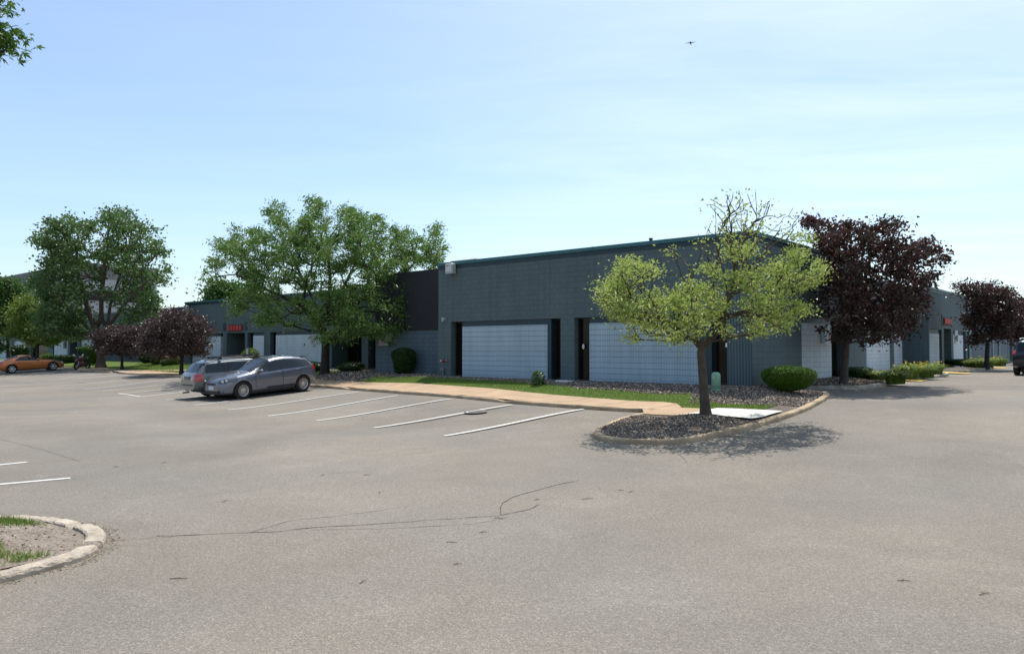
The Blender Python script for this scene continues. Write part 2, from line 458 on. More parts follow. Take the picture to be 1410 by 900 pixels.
class MB:
    def __init__(s): s.v = []; s.f = []; s.m = []; s.s = []

    def add(s, vs, fs, mi=0, smooth=False):
        b = len(s.v); s.v += [tuple(map(float, p)) for p in vs]
        for f in fs:
            s.f.append([b + i for i in f]); s.m.append(mi); s.s.append(smooth)
        return s

    def quad(s, *p, mi=0): return s.add(p, [list(range(len(p)))], mi)

    def box(s, x0, x1, y0, y1, z0, z1, mi=0):
        vs = [(x, y, z) for x in (x0, x1) for y in (y0, y1) for z in (z0, z1)]
        return s.add(vs, [(0, 1, 3, 2), (4, 6, 7, 5), (0, 4, 5, 1), (2, 3, 7, 6), (0, 2, 6, 4), (1, 5, 7, 3)], mi)

    def bbox(s, x0, x1, y0, y1, z0, z1, b=.01, mi=0):
        """box with chamfered vertical and top edges"""
        rings = []
        for z, i in ((z0, 0), (z1 - b, 0), (z1, b)):
            a0, a1, c0, c1 = x0 + i, x1 - i, y0 + i, y1 - i; c = b
            rings.append([(a0 + c, c0, z), (a1 - c, c0, z), (a1, c0 + c, z), (a1, c1 - c, z), (a1 - c, c1, z), (a0 + c, c1, z), (a0, c1 - c, z), (a0, c0 + c, z)])
        vs = [p for r in rings for p in r]; fs = [list(range(7, -1, -1)), list(range(16, 24))]
        for k in range(2):
            for i in range(8):
                j = (i + 1) % 8; fs.append((k * 8 + i, k * 8 + j, k * 8 + 8 + j, k * 8 + 8 + i))
        return s.add(vs, fs, mi)

    def tube(s, pts, rad, n=8, mi=0, cap=True, smooth=True):
        pts = [Vector(p) for p in pts]; rad = rad if isinstance(rad, (list, tuple)) else [rad] * len(pts)
        rings = []
        for i, p in enumerate(pts):
            d = (pts[min(i + 1, len(pts) - 1)] - pts[max(i - 1, 0)]).normalized()
            a = d.orthogonal().normalized() if i == 0 else (a - d * a.dot(d)).normalized()
            b = d.cross(a)
            rings.append([p + (a * math.cos(t) + b * math.sin(t)) * rad[i] for t in [2 * math.pi * k / n for k in range(n)]])
        vs = [q for r in rings for q in r]; fs = []
        for k in range(len(pts) - 1):
            for i in range(n):
                j = (i + 1) % n; fs.append((k * n + i, k * n + j, k * n + n + j, k * n + n + i))
        s.add(vs, fs, mi, smooth)
        if cap:
            s.add(rings[0], [list(range(n - 1, -1, -1))], mi); s.add(rings[-1], [list(range(n))], mi)
        return s

    def lathe(s, prof, axis='z', c=(0, 0, 0), n=24, mi=0, smooth=True, closed=False):
        """prof [(r, h)] turned about an axis through c"""
        vs = []; fs = []
        for r, h in prof:
            for k in range(n):
                t = 2 * math.pi * k / n; a, b = r * math.cos(t), r * math.sin(t)
                p = (a, b, h) if axis == 'z' else ((a, h, b) if axis == 'y' else (h, a, b))
                vs.append((p[0] + c[0], p[1] + c[1], p[2] + c[2]))
        m = len(prof)
        for k in range(m if closed else m - 1):
            for i in range(n):
                j = (i + 1) % n; k2 = (k + 1) % m
                fs.append((k * n + i, k * n + j, k2 * n + j, k2 * n + i))
        return s.add(vs, fs, mi, smooth)

    def build(s, name, mats, parent=None, **k):
        me = bpy.data.meshes.new(name); me.from_pydata(s.v, [], s.f)
        for m in (mats if isinstance(mats, (list, tuple)) else [mats]): me.materials.append(m)
        me.polygons.foreach_set('material_index', s.m); me.polygons.foreach_set('use_smooth', s.s)
        me.update()
        bm = bmesh.new(); bm.from_mesh(me); bmesh.ops.recalc_face_normals(bm, faces=bm.faces); bm.to_mesh(me); bm.free()
        return link(name, me, parent, **k)


# ------------------------------------------------------------------ ground
def grid_axis(lo, hi, fine_lo, fine_hi, h):
    a = list(np.arange(fine_lo, fine_hi + h / 2, h)); s = h
    x = a[-1]
    while x < hi: s *= 1.25; x += s; a.append(min(x, hi))
    x = a[0]; s = h; pre = []
    while x > lo: s *= 1.25; x -= s; pre.append(max(x, lo))
    return np.array(pre[::-1] + a)


gx = grid_axis(-900, 900, -45, 32, .5)
gy = grid_axis(-300, 1500, 1, 62, .5)
GX, GY = np.meshgrid(gx, gy, indexing='ij')
GZ = zg(GX, GY)
ni, nj = GX.shape
idx = np.arange(ni * nj).reshape(ni, nj)
FQ = np.stack([idx[:-1, :-1], idx[1:, :-1], idx[1:, 1:], idx[:-1, 1:]], -1).reshape(-1, 4)
cx = (GX[:-1, :-1] + GX[1:, 1:]).ravel() / 2; cy = (GY[:-1, :-1] + GY[1:, 1:]).ravel() / 2
far = (np.abs(cx) > 170) | (cy > 230) | (cy < -60)
mesh_arr('ground', np.stack([GX, GY, GZ], -1).reshape(-1, 3), FQ, [asphalt, field_m], smooth=True, mi=far.astype(int), kind='structure')


def resample(P, step, closed=False):
    P = np.asarray(P, float)
    if closed: P = np.vstack([P, P[:1]])
    seg = np.linalg.norm(np.diff(P[:, :2], axis=0), axis=1); s = np.r_[0, np.cumsum(seg)]
    n = max(2, int(round(s[-1] / step)) + 1); t = np.linspace(0, s[-1], n)
    Q = np.stack([np.interp(t, s, P[:, k]) for k in range(2)], -1)
    return Q[:-1] if closed else Q


def smooth_line(P, it=3, closed=False):
    P = np.array(P, float)
    for _ in range(it):
        if closed: P = (np.roll(P, 1, 0) + 2 * P + np.roll(P, -1, 0)) / 4
        else: P[1:-1] = (P[:-2] + 2 * P[1:-1] + P[2:]) / 4
    return P


def normals2(P, closed=False):
    if closed: T = np.roll(P, -1, 0) - np.roll(P, 1, 0)
    else: T = np.gradient(P, axis=0)
    T = T / np.maximum(1e-9, np.linalg.norm(T, axis=1))[:, None]
    return np.stack([-T[:, 1], T[:, 0]], -1)


def pix(lst): return np.array([G(*p)[:2] for p in lst])


# kerb lines: gutter edge of each kerb (inside of the bed is on the right of the walk direction reversed by sign)
k_front = pix([(-60, 503.5), (60, 505), (95, 507), (112, 510.4), (148, 512.8), (166, 514.5), (248, 519.8), (330, 526), (431, 533), (545, 541.5), (620, 547), (705, 555.8), (803, 563.6), (880, 568), (908, 568.5)])
k_island = pix([(908, 568.5), (880, 573), (850, 581), (828, 590), (817, 597), (815, 602), (822, 607), (850, 611), (900, 612.8), (945, 610.5), (984, 603), (1040, 589.5), (1080, 577.5), (1110, 566), (1130, 556), (1141, 548), (1143, 544)])
k_tip = np.array([W2(-1.7, 1.9), W2(-1.1, 2.15), W2(-.3, 2.2), W2(.05, 2.2)])
outer1 = np.vstack([smooth_line(resample(k_front, .5), 2), smooth_line(resample(np.vstack([k_island, k_tip]), .22), 6)[1:]])
k_bed2 = np.array([W2(.05, 3.9), W2(-.8, 4.0), W2(-1.5, 4.3), W2(-1.9, 5.0), W2(-2.0, 6.2), W2(-2.1, 8), W2(-2.2, 9.6), W2(-1.9, 10.1), W2(-1.2, 10.6), W2(.05, 10.9)])
k_bed3 = np.array([W2(.6, 12.6), W2(-.6, 12.6), W2(-1.9, 12.8), W2(-2.05, 15), W2(-2.05, 18.2), W2(-1.8, 19.6), W2(-.8, 20.6), W2(.7, 20.9)])
k_bed4 = np.array([W2(.6, 22.3), W2(-.9, 22.4), W2(-1.9, 23.0), W2(-2.05, 26), W2(-2.1, 31), W2(-1.8, 32), W2(.4, 32.6)])
outer2 = smooth_line(resample(k_bed2, .2), 4)
outer3 = smooth_line(resample(k_bed3, .25), 4)
outer4 = smooth_line(resample(k_bed4, .25), 4)
k_near = pix([(-150, 745), (-80, 728), (-20, 718), (17, 715), (43, 716), (87, 720), (127, 728), (141, 734), (147, 743), (143, 753), (127, 767), (100, 777), (67, 786), (27, 797), (0, 803), (-60, 822), (-170, 850)])
outer5 = smooth_line(resample(k_near, .06), 4)

# land surface inside the kerbs: blends from kerb tops to the wall footing
ctl = []
for P, hgt in ((outer1, .085), (outer2, .10), (outer3, .10), (outer4, .10)):
    for p in P[::2]: ctl.append((p[0], p[1], float(zg(p[0], p[1])) + hgt))
for u in np.arange(0, 14.3, .8): ctl.append((*W2(u, 0), .5))
for u in np.arange(14.2, 21, .8): ctl.append((*W2(u, 1.4), .5))
for u in np.arange(21, 52, 1.5): ctl.append((*W2(u, 6), .52))
for u in np.arange(52, 110, 3): ctl.append((*W2(u, 9.1), .5))
for v in np.arange(0.5, 12, .8): ctl.append((*W2(0, v), .54))
for v in np.arange(12, 60, 1.5): ctl.append((*W2(.9, v), .60))
TREE1 = at(972, 568, 17.3)
ctl += [(TREE1[0], TREE1[1], .17), (TREE1[0] - .8, TREE1[1] - .5, .07), (TREE1[0] + .8, TREE1[1] - .1, .09)]
CT = np.array(ctl)


def land(x, y):
    d2 = (CT[:, 0] - x) ** 2 + (CT[:, 1] - y) ** 2 + 1e-4
    w_ = d2 ** -2.0
    return float((w_ * CT[:, 2]).sum() / w_.sum())


def GL(px, py, off=0.): return hit(px, py, lambda x, y: land(x, y) + off)


def patch(name, poly, fn, mats, off=0., res=.4, kind='structure', parent=None, **k):
    poly = np.asarray(poly, float)[:, :2]
    n = len(poly)
    x0, y0 = poly.min(0); x1, y1 = poly.max(0)
    pts = [Vector(p) for p in poly]
    px, py = poly[:, 0], poly[:, 1]
    ex, ey = np.roll(px, -1) - px, np.roll(py, -1) - py
    def inside(x, y):
        c = ((py > y) != (np.roll(py, -1) > y)) & (x < ex * (y - py) / np.where(ey == 0, 1e-9, ey) + px)
        return c.sum() % 2 == 1
    def dist(x, y):
        t = np.clip(((x - px) * ex + (y - py) * ey) / (ex * ex + ey * ey + 1e-12), 0, 1)
        return np.sqrt(((px + t * ex - x) ** 2 + (py + t * ey - y) ** 2).min())
    for X in np.arange(x0, x1, res):
        for Y in np.arange(y0, y1, res):
            if inside(X, Y) and dist(X, Y) > res * .35: pts.append(Vector((X, Y)))
    r = geometry.delaunay_2d_cdt(pts, [(i, (i + 1) % n) for i in range(n)], [], 1, 1e-5)
    V = [(p[0], p[1], fn(p[0], p[1]) + off) for p in r[0]]
    me = bpy.data.meshes.new(name); me.from_pydata(V, [], [list(f) for f in r[2]])
    for m in (mats if isinstance(mats, list) else [mats]): me.materials.append(m)
    me.update()
    bm = bmesh.new(); bm.from_mesh(me)
    for f in bm.faces:
        if f.normal.z < 0: f.normal_flip()
        f.smooth = True
    bm.to_mesh(me); bm.free()
    return link(name, me, parent, kind=kind, **k)


def kerb(name, P, side, width, h, mat, joint=3.0, rough=.004, closed=False, label=None, skip=None):
    """swept kerb with a rounded top edge; side=+1: body lies to the left of the walk"""
    nrm = normals2(P, closed) * side
    mb = MB(); n = len(P)
    prof = [(0, -.06), (0.0, h - .035), (.012, h - .010), (.035, h), (width - .02, h), (width, h - .012), (width, -.05)]
    rings = []
    cum = 0
    for i in range(n):
        if i: cum += np.linalg.norm(P[i] - P[i - 1])
        ph = (cum % joint)
        blk = int(cum / joint); rb = random.Random(blk * 7 + 3)
        dip = (.05 if rough > .006 else .02) if ph < .09 else 0
        j = random.uniform(-rough, rough) * .6 + (rb.uniform(-1.6, 1.6) * rough) + (.02 if dip and rough > .006 else 0); hb_ = rb.uniform(-1, 1) * rough
        zb = float(zg(P[i][0], P[i][1]))
        hh = 1.0
        if skip and skip(P[i]): hh = .12
        rings.append([(P[i][0] + nrm[i][0] * (a + j), P[i][1] + nrm[i][1] * (a + j), zb + (b + (hb_ if b > 0 else 0) - (dip if b > 0 else 0) + (random.uniform(-rough, rough) if b > 0 else 0)) * (hh if b > 0 else 1)) for a, b in prof])
    vs = [q for r in rings for q in r]; m = len(prof); fs = []
    for k in range(n - 1):
        for i in range(m - 1): fs.append((k * m + i, k * m + i + 1, (k + 1) * m + i + 1, (k + 1) * m + i))
    fs.append(list(range(m))); fs.append(list(range((n - 1) * m, n * m)))
    mb.add(vs, fs, 0, False)
    return mb.build(name, mat, kind='structure')


# which side is the bed? front line runs left->right, the bed is away from the camera (left of walk = +y when walking +x)
RAMP = G(158, 513.5)[:2]
kerb('kerb', outer1, +1, .17, .105, kerb_m, 1.9, .0065, skip=lambda p: np.linalg.norm(p - RAMP) < .9)
Y2 = [W2(-2.1, 11.2), W2(-2.1, 12.2)]
for P in (outer2, outer3, outer4): kerb('kerb', P, -1 if False else +1, .15, .13, kerb_w, 3.0)
kerb('kerb', outer5, -1, .18, .065, simple('old_kerb', (.40, .34, .27), .92, 0, .28, 5, .9, .2, bscale=30), 1.15, .008)


def inset(P, d): return P + normals2(P) * d


def uvpoly(lst): return np.array([W2(u, v) for u, v in lst])


# planting bed (mulch) under everything inside the main kerb
in1 = inset(outer1, .155)
wall_back = [W2(0, 2.2), W2(0, 0), W2(14.2, 0), W2(14.2, 1.4), W2(u_at(518, 1.4), 1.4), W2(u_at(518, 1.4), 6), W2(51.2, 6), W2(51.2, 9.1), W2(118, 9.1)]
patch('planting_bed', np.vstack([in1, np.array(wall_back)]), land, mulch_m, 0, .55)
for P, ub, v0, v1 in ((outer2, 0, 3.9, 10.9), (outer3, .65, 12.6, 20.9), (outer4, .65, 22.3, 32.6)):
    patch('planting_bed', np.vstack([inset(P, .145)]), land, mulch_m, 0, .5)

# front sidewalk, a stained slab strip behind the kerb, cut into bays
mb = MB(); us = list(np.arange(-.88, 55, 1.5))
slabs = []
def walk_bay(name, u0, u1, a0, a1, mat, gap=.012, off=.02):
    m = MB(); nu = 3
    for i in range(nu):
        ua = u0 + gap + (u1 - u0 - 2 * gap) * i / nu; ub_ = u0 + gap + (u1 - u0 - 2 * gap) * (i + 1) / nu
        nv = 3
        for j in range(nv):
            q = []
            for (uu, jj) in ((ua, j), (ub_, j), (ub_, j + 1), (ua, j + 1)):
                vk = float(vkerb(uu)); v = vk + a0 + (a1 - a0) * jj / nv
                x, y = W2(uu, v); q.append((x, y, land(x, y) + off))
            m.quad(*q)
    return m
# real kerb offset in v for each u
ku = np.array([UV(p[0], p[1]) for p in outer1])
ks = ku[(ku[:, 0] > 0.05)]; order = np.argsort(ks[:, 0]); _ku, _kv = ks[order, 0], ks[order, 1]
vkerb_old = vkerb
def vkerb(u): return np.interp(u, _ku, _kv) if u > .3 else float(np.interp(.3, _ku, _kv))
allm = MB()
for i, u0 in enumerate(us):
    m = walk_bay('w', u0, u0 + 1.5, .17, 2.1, walk_m)
    allm.add(m.v, m.f)
sw = allm.build('sidewalk', walk_m, kind='structure')
# land() is sampled at the old straight kerb line where the island leaves it
m = MB()
for i in range(2):
    mm = walk_bay('w', -2.66 + i * .885, -2.66 + (i + 1) * .885, .17, 2.1, slab_m, off=.045)
    m.add(mm.v, mm.f)
m.build('sidewalk', slab_m, kind='structure')

# lawn strips
def strip(u0, u1, a0, a1, n=40, wob=.12):
    lo, hi = [], []
    for u in np.linspace(u0, u1, n):
        vk = float(vkerb(u)); lo.append(W2(u, vk + a0 + (0 if a0 < 2.2 else wob * math.sin(u * 3.1)))); hi.append(W2(u, vk + a1 + wob * math.sin(u * 2.3) + wob * .7 * math.sin(u * 5.7 + 1)))
    return np.array(lo + hi[::-1])
lawn1 = strip(-2.0, 17.5, 2.12, 3.3)
patch('lawn', lawn1, land, lawn_m, .015, .4)
lawn2 = strip(24.5, 53, 2.12, 6.0)
patch('lawn', lawn2, land, lawn_m, .015, .8)
lawn3 = uvpoly([(53, .9), (60, 1.6), (80, 2.5), (110, 3.5), (110, 7.2), (53, 7.4)])
patch('lawn', lawn3, land, lawn_m, .015, 1.2)
# pale gravel bed before the left wing and the path that crosses the lawn
gravel = uvpoly([(41, 3.4), (43, 4.3), (52, 4.9), (57, 6.6), (57, 5.0), (52, 3.6), (45, 3.0)])
patch('gravel_bed', uvpoly([(36.5, 3.9), (52, 4.4), (56, 5.4), (56, 7.6), (51.4, 7.4), (51.4, 5.8), (36.5, 5.8)]), land, gravel_m, .03, .6)
pa = G(158, 513)[:2]; ua, va = UV(*pa)
patch('path', uvpoly([(ua - .8, va + .2), (ua + .8, va + .2), (ua - 1, va + 2.4), (34, 3.0), (31.5, 5.9), (30.2, 5.9), (32.8, 2.1), (ua - 3.2, va + 1.9)]), land, walk_m, .032, .6)
patch('kerb_ramp', uvpoly([(ua - .75, va + .0), (ua + .75, va + .0), (ua + .8, va + 1.9), (ua - .8, va + 1.9)]), lambda x, y: max(land(x, y) - .01, 0) * .96, slab_m, .05, .4)
# yellow kerb ramps between the side beds
for (ya, yb, uu0, uu1) in ((11.15, 12.45, -2.1, -.9), (21.1, 22.2, -2.1, -1.0), (32.9, 34.6, -2.1, -.6)):
    P = uvpoly([(uu0 - .25, ya), (uu0 - .25, yb), (uu1, yb + .1), (uu1, ya - .1)])
    patch('kerb_ramp', P, lambda x, y: float(zg(x, y)) + .03 + .05 * max(0, UV(x, y)[0] + 2.1), yellow_m, .0, .3)
# walk in front of the side doors
patch('sidewalk', uvpoly([(-.85, 11.0), (-.85, 12.55), (.5, 12.5), (.5, 11.0)]), lambda x, y: float(zg(x, y)) + .1, walk_m, 0, .4)
patch('sidewalk', uvpoly([(-1.0, 21.0), (-1.0, 22.25), (.68, 22.25), (.68, 21.0)]), lambda x, y: float(zg(x, y)) + .1, walk_m, 0, .4)
# near island: dirt and grass
in5 = inset(outer5, -.18)
def land5(x, y): return float(zg(x, y)) + .05 + .025 * math.sin(x * 2.1 + y * 1.7)
patch('bare_earth', in5, land5, dirt_m, 0, .18)

# ------------------------------------------------------------------ painted lines, cracks, twigs
def ribbon(mb, P, wd, off=.006, step=.2, taper=False):
    Q = resample(P, step); n = normals2(Q); k = len(Q)
    vs = []
    for i in range(k):
        ww = wd(i / (k - 1)) if callable(wd) else wd
        for s in (-.5, .5):
            x, y = Q[i] + n[i] * s * ww; vs.append((x, y, float(zg(x, y)) + off))
    mb.add(vs, [(2 * i, 2 * i + 1, 2 * i + 3, 2 * i + 2) for i in range(k - 1)])


LINES = [((612, 600), (803, 563)), ((515, 588.8), (705, 557)), ((436, 579), (620, 549)), ((369, 572.5), (548, 544.2)), ((314, 564), (493, 539.6)),
         ((268, 557.4), (432, 534.6)), ((229, 550.5), (380, 530.5)), ((193, 545.8), (345, 527)), ((163, 541.6), (320, 525.5)), ((141, 538), (285, 523)), ((115, 535.4), (246, 521)),
         ((72.6, 531), (222, 519)), ((26, 525.3), (175, 515.8)), ((86, 520.5), (140, 514)), ((-60, 672), (97, 658)), ((-60, 646), (37, 636)), ((-80, 628), (-10, 620))]
for a, b_ in LINES:
    mb = MB(); ribbon(mb, pix([a, b_]), .105); mb.build('parking_line', paint, kind='structure')
mb = MB(); ribbon(mb, pix([(163, 541.6), (178, 543.5), (193, 545.8)]), .1, .008); mb.build('parking_line', paint, kind='structure')

cr_ = MB()
CR = [[(215, 738), (290, 735), (345, 733), (390, 731), (430, 726), (500, 722), (560, 718), (620, 714), (690, 709), (735, 700), (745, 694)],
      [(690, 709), (689, 700), (693, 692), (710, 683), (740, 674), (775, 665), (800, 661)],
      [(345, 733), (400, 716), (450, 712), (520, 703), (560, 697)],
      [(430, 729), (520, 728), (600, 724), (660, 720), (700, 712)],
      [(930, 620), (938, 630), (945, 637)], [(0, 604), (60, 618), (115, 634)], [(150, 745), (200, 741), (260, 737)]]
for i, c in enumerate(CR):
    P = pix(c); Q = resample(P, .12)
    Q = Q + np.cumsum(rng.normal(0, .006, Q.shape), 0) * .6 + rng.normal(0, .008, Q.shape)
    wd0 = .016 if i < 2 else .008
    ribbon(cr_, Q, lambda t, w0=wd0: w0 * (.4 + random.random()), .004, .1)
cr_.build('road_crack', crackm, kind='structure')

TW = [(226, 637), (160, 643), (505, 654), (523, 678), (809, 687), (855, 675), (869, 677), (622, 747), (687, 713.5), (500, 801), (630, 777), (665, 733), (310, 690), (1355, 818), (1245, 800), (445, 654), (740, 688), (246, 797)]
for i, (a, b_) in enumerate(TW):
    p = G(a, b_); an = random.uniform(-.5, .5) + (0 if i % 3 else 1.0); l = random.uniform(.035, .085)
    m = MB(); c, s = math.cos(an), math.sin(an)
    m.tube([(-l * c, -l * s, .006), (0, 0, .012), (l * c, l * s * .8, .007)], [.003, .004, .002], 5)
    m.tube([(0, 0, .011), (l * .3 * c - .02, l * .3 * s + .03, .012)], [.004, .002], 4)
    o = m.build('twig', twigm, label='short dry twig lying on the open grey asphalt', cat='twig', group='twigs scattered on the asphalt'); o.location = p

p = G(655, 566.5)
m = MB(); m.lathe([(0, .004), (.27, .004), (.28, .007), (.33, .007), (.335, .0)], n=28)
for k in range(-4, 5): m.box(-.2, .2, k * .05 - .012, k * .05 + .012, .003, .006)
o = m.build('manhole_cover', ironm, label='round iron manhole cover set in the asphalt across a parking line', cat='manhole cover'); o.location = p
gxx = (float(zg(p[0] + .3, p[1])) - float(zg(p[0] - .3, p[1]))) / .6; gyy = (float(zg(p[0], p[1] + .3)) - float(zg(p[0], p[1] - .3))) / .6
o.rotation_euler = (math.atan(gyy), -math.atan(gxx), 0)

# ------------------------------------------------------------------ buildings
ROOF = 5.41
PT, HT, ZB = 2.64, 2.86, .46


class Plane:
    def __init__(s, O, e, n): s.O, s.e, s.n = np.array(O, float), np.array(e, float), np.array(n, float)
    def p(s, a, z, d=0.):
        q = s.O + s.e * a - s.n * d; return (q[0], q[1], z)


def front(v): return Plane((0, v), (-1, 0), (0, -1))     # a = u
def side(u): return Plane((-u, 0), (0, 1), (1, 0))       # a = v


def pbox(mb, P, a0, a1, z0, z1, d0, d1, mi=0):
    vs = [P.p(a, z, d) for a in (a0, a1) for d in (d0, d1) for z in (z0, z1)]
    mb.add(vs, [(0, 1, 3, 2), (4, 6, 7, 5), (0, 4, 5, 1), (2, 3, 7, 6), (0, 2, 6, 4), (1, 5, 7, 3)], mi)


def wall_face(mb, P, a0, a1, z0, z1, ops, ribs=()):
    """wall sheet with openings (a0,a1,z0,z1,depth) and their reveals; ribs = ranges faced in ribbed block"""
    As = sorted({a0, a1, *[x for o in ops for x in o[:2]], *[x for r in ribs for x in r]}); Zs = sorted({z0, z1, *[x for o in ops for x in o[2:4]]})
    for i in range(len(As) - 1):
        for j in range(len(Zs) - 1):
            ca, cz = (As[i] + As[i + 1]) / 2, (Zs[j] + Zs[j + 1]) / 2
            if any(o[0] < ca < o[1] and o[2] < cz < o[3] for o in ops): continue
            mi = 1 if any(r[0] < ca < r[1] for r in ribs) else 0
            mb.quad(P.p(As[i], Zs[j]), P.p(As[i + 1], Zs[j]), P.p(As[i + 1], Zs[j + 1]), P.p(As[i], Zs[j + 1]), mi=mi)
    for o in ops:
        b0, b1, c0, c1, d = o
        for (q0, q1) in (((b0, c0), (b0, c1)), ((b1, c0), (b1, c1)), ((b0, c1), (b1, c1)), ((b0, c0), (b1, c0))):
            mb.quad(P.p(q0[0], q0[1]), P.p(q1[0], q1[1]), P.p(q1[0], q1[1], d), P.p(q0[0], q0[1], d))


def pane(B, P, a0, a1, z0, z1, d, name='window', door=False):
    """framed dark glass: frame is the part's mesh, glass its sub-part"""
    a0, a1 = min(a0, a1), max(a0, a1)
    f = MB(); t = .05
    pbox(f, P, a0, a0 + t, z0, z1, d - .05, d + .05); pbox(f, P, a1 - t, a1, z0, z1, d - .05, d + .05)
    pbox(f, P, a0 + t, a1 - t, z1 - t, z1, d - .05, d + .05); pbox(f, P, a0 + t, a1 - t, z0, z0 + t * 1.6, d - .05, d + .05)
    fo = f.build(name, framem, B)
    g = MB(); pbox(g, P, a0 + t, a1 - t, z0 + t * 1.6, z1 - t, d, d + .015); g.build('glass', glassm, fo)
    if door:
        h = MB(); h.tube([P.p(a0 + .12, 1.45, d - .06), P.p(a0 + .12, 1.75, d - .06)], .014, 6)
        pbox(h, P, a0 + .112, a0 + .128, 1.46, 1.48, d - .06, d); pbox(h, P, a0 + .112, a0 + .128, 1.72, 1.74, d - .06, d)
        h.build('handle', chromem, fo)
    return fo


def coping(B, P, a0, a1, ext0=0., ext1=0., top=ROOF, mat=None):
    m = MB()
    pbox(m, P, a0 - ext0, a1 + ext1, top - .10, top + .03, -.07, .30, 0)
    pbox(m, P, a0 - ext0 * .5, a1 + ext1 * .5, top - .26, top - .10, -.03, .02, 1)
    # rounded outer lip of the metal cap
    c = [P.p(a0 - ext0, top - .10, -.075), P.p(a1 + ext1, top - .10, -.075)]
    m.tube(c, .012, 6, 0)
    # seams
    a = math.ceil(a0 / 3) * 3
    while a < a1:
        pbox(m, P, a - .01, a + .01, top - .105, top + .036, -.078, .29, 0); a += 3
    return m.build('coping', [mat or teal, teal_dk], B)


def opening(B, P, b0, b1, items, zb=ZB, zt=HT, depth=.35):
    """fills an opening: items = (kind, a0, a1)"""
    lo, hi = min(b0, b1), max(b0, b1)
    cov = []
    for it in items:
        kind, a0, a1 = it[:3]; a0, a1 = max(lo, min(a0, a1)), min(hi, max(a0, a1))
        if kind == 'panel':
            m = MB(); pbox(m, P, a0, a1, zb - .02, PT, .03, .30, 0); m.build('panel', panel_m if len(it) < 4 else it[3], B)
            m = MB(); pbox(m, P, a0, a1, PT + .002, zt - .002, .06, .28, 0); m.build('header_trim', teal_dk, B)
        elif kind == 'mullion':
            m = MB(); pbox(m, P, a0, a1, zb, zt - .002, .05, depth, 0); m.build('mullion', teal_dk, B)
        elif kind == 'window': pane(B, P, a0, a1, zb + .06, zt - .002, depth - .02)
        elif kind == 'door': pane(B, P, a0, a1, zb + .03, zt - .002, depth - .06, 'door', True)
    # sill, and a near-black sheet painted as the unlit room behind
    m = MB(); pbox(m, P, lo, hi, zb - .06, zb + .055, .02 if False else .31, depth + .02, 0); m.build('sill', kerb_w, B)
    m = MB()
    m.quad(P.p(lo, zb, depth + .04), P.p(hi, zb, depth + .04), P.p(hi, zt, depth + .04), P.p(lo, zt, depth + .04)); m.build('room_shade_sheet', doordark, B)
    return (lo, hi, zb - .06, zt, depth + .04)


def block(B, u0, u1, v0, v1, fops, sops, top=ROOF, ribs_f=(), ribs_s=(), cop=True, mats=None, parapet=True):
    """one closed volume with a front (v0) and right side (u0) that carry openings"""
    m = MB()
    wall_face(m, front(v0), u0, u1, .0, top, fops, ribs_f)
    wall_face(m, side(u0), v0, v1, .0, top, sops, ribs_s)
    for a, b_ in (((u1, v0), (u1, v1)), ((u0, v1), (u1, v1))):
        m.quad((-a[0], a[1], 0), (-b_[0], b_[1], 0), (-b_[0], b_[1], top), (-a[0], a[1], top))
    # inner faces of the parapet
    t = .29; lo = top - .35
    i0, i1, j0, j1 = u0 + t, u1 - t, v0 + t, v1 - t
    for a, b_ in (((i0, j0), (i1, j0)), ((i1, j0), (i1, j1)), ((i1, j1), (i0, j1)), ((i0, j1), (i0, j0))):
        m.quad((-a[0], a[1], lo), (-b_[0], b_[1], lo), (-b_[0], b_[1], top), (-a[0], a[1], top))
    for q in (((u0, v0), (u1, v0), (i1, j0), (i0, j0)), ((u1, v0), (u1, v1), (i1, j1), (i1, j0)), ((u1, v1), (u0, v1), (i0, j1), (i1, j1)), ((u0, v1), (u0, v0), (i0, j0), (i0, j1))):
        m.quad(*[(-a, b_, top) for a, b_ in q])
    m.build('wall', mats or [wall_m, rib_m], B)
    r = MB(); r.quad((-i0, j0, lo + .01), (-i1, j0, lo + .01), (-i1, j1, lo + .01), (-i0, j1, lo + .01)); r.build('roof', roofm, B)
    if cop:
        coping(B, front(v0), u0, u1, .07, .0, top); coping(B, side(u0), v0 - .069, v1, 0, 0, top)


BL = (float(C0[0]), float(C0[1]), 0)
# --- corner building
A = empty('warehouse_building', BL, ROT, label='dark teal corner building behind the yellow green tree, with two wide pale wall bays', cat='building')
U = lambda px: u_at(px, 0)
Pf = front(0)
o1 = opening(A, Pf, U(772), U(621), [('window', U(772), U(758)), ('mullion', U(758), U(753)), ('panel', U(753), U(636)), ('window', U(636), U(621))])
o2 = opening(A, Pf, U(1001), U(791), [('window', U(1001), U(979)), ('mullion', U(979), U(962)), ('panel', U(962), U(811)), ('door', U(811), U(791))])
V = lambda px: v_at(px, 0)
Ps = side(0)
o3 = opening(A, Ps, V(1104), V(1162), [('panel', V(1104), V(1146), panel2_m), ('window', V(1146), V(1162))])
block(A, 0, 14.2, 0, 11.9, [o1, o2], [o3], ribs_f=[(0.001, U(1001) - .001)], ribs_s=[(V(1167), V(1186))])
# light stucco-like lower quoin return at the corner is plain block; recessed link
uB = u_at(518, 1.4)
m = MB(); wall_face(m, front(1.4), 14.2, uB, 0, 2.58, []); m.quad((-uB, 1.4, 0), (-uB, 6, 0), (-uB, 6, ROOF), (-uB, 1.4, ROOF))
m.build('wall', blue_m, A)
m = MB(); m.box(-uB, -14.21, 1.33, 1.9, 2.585, ROOF); m.build('fascia', shaded_fascia, A)
r = MB(); r.box(-uB, -14.22, 1.91, 11.9, ROOF - .4, ROOF - .3); r.build('roof', roofm, A)
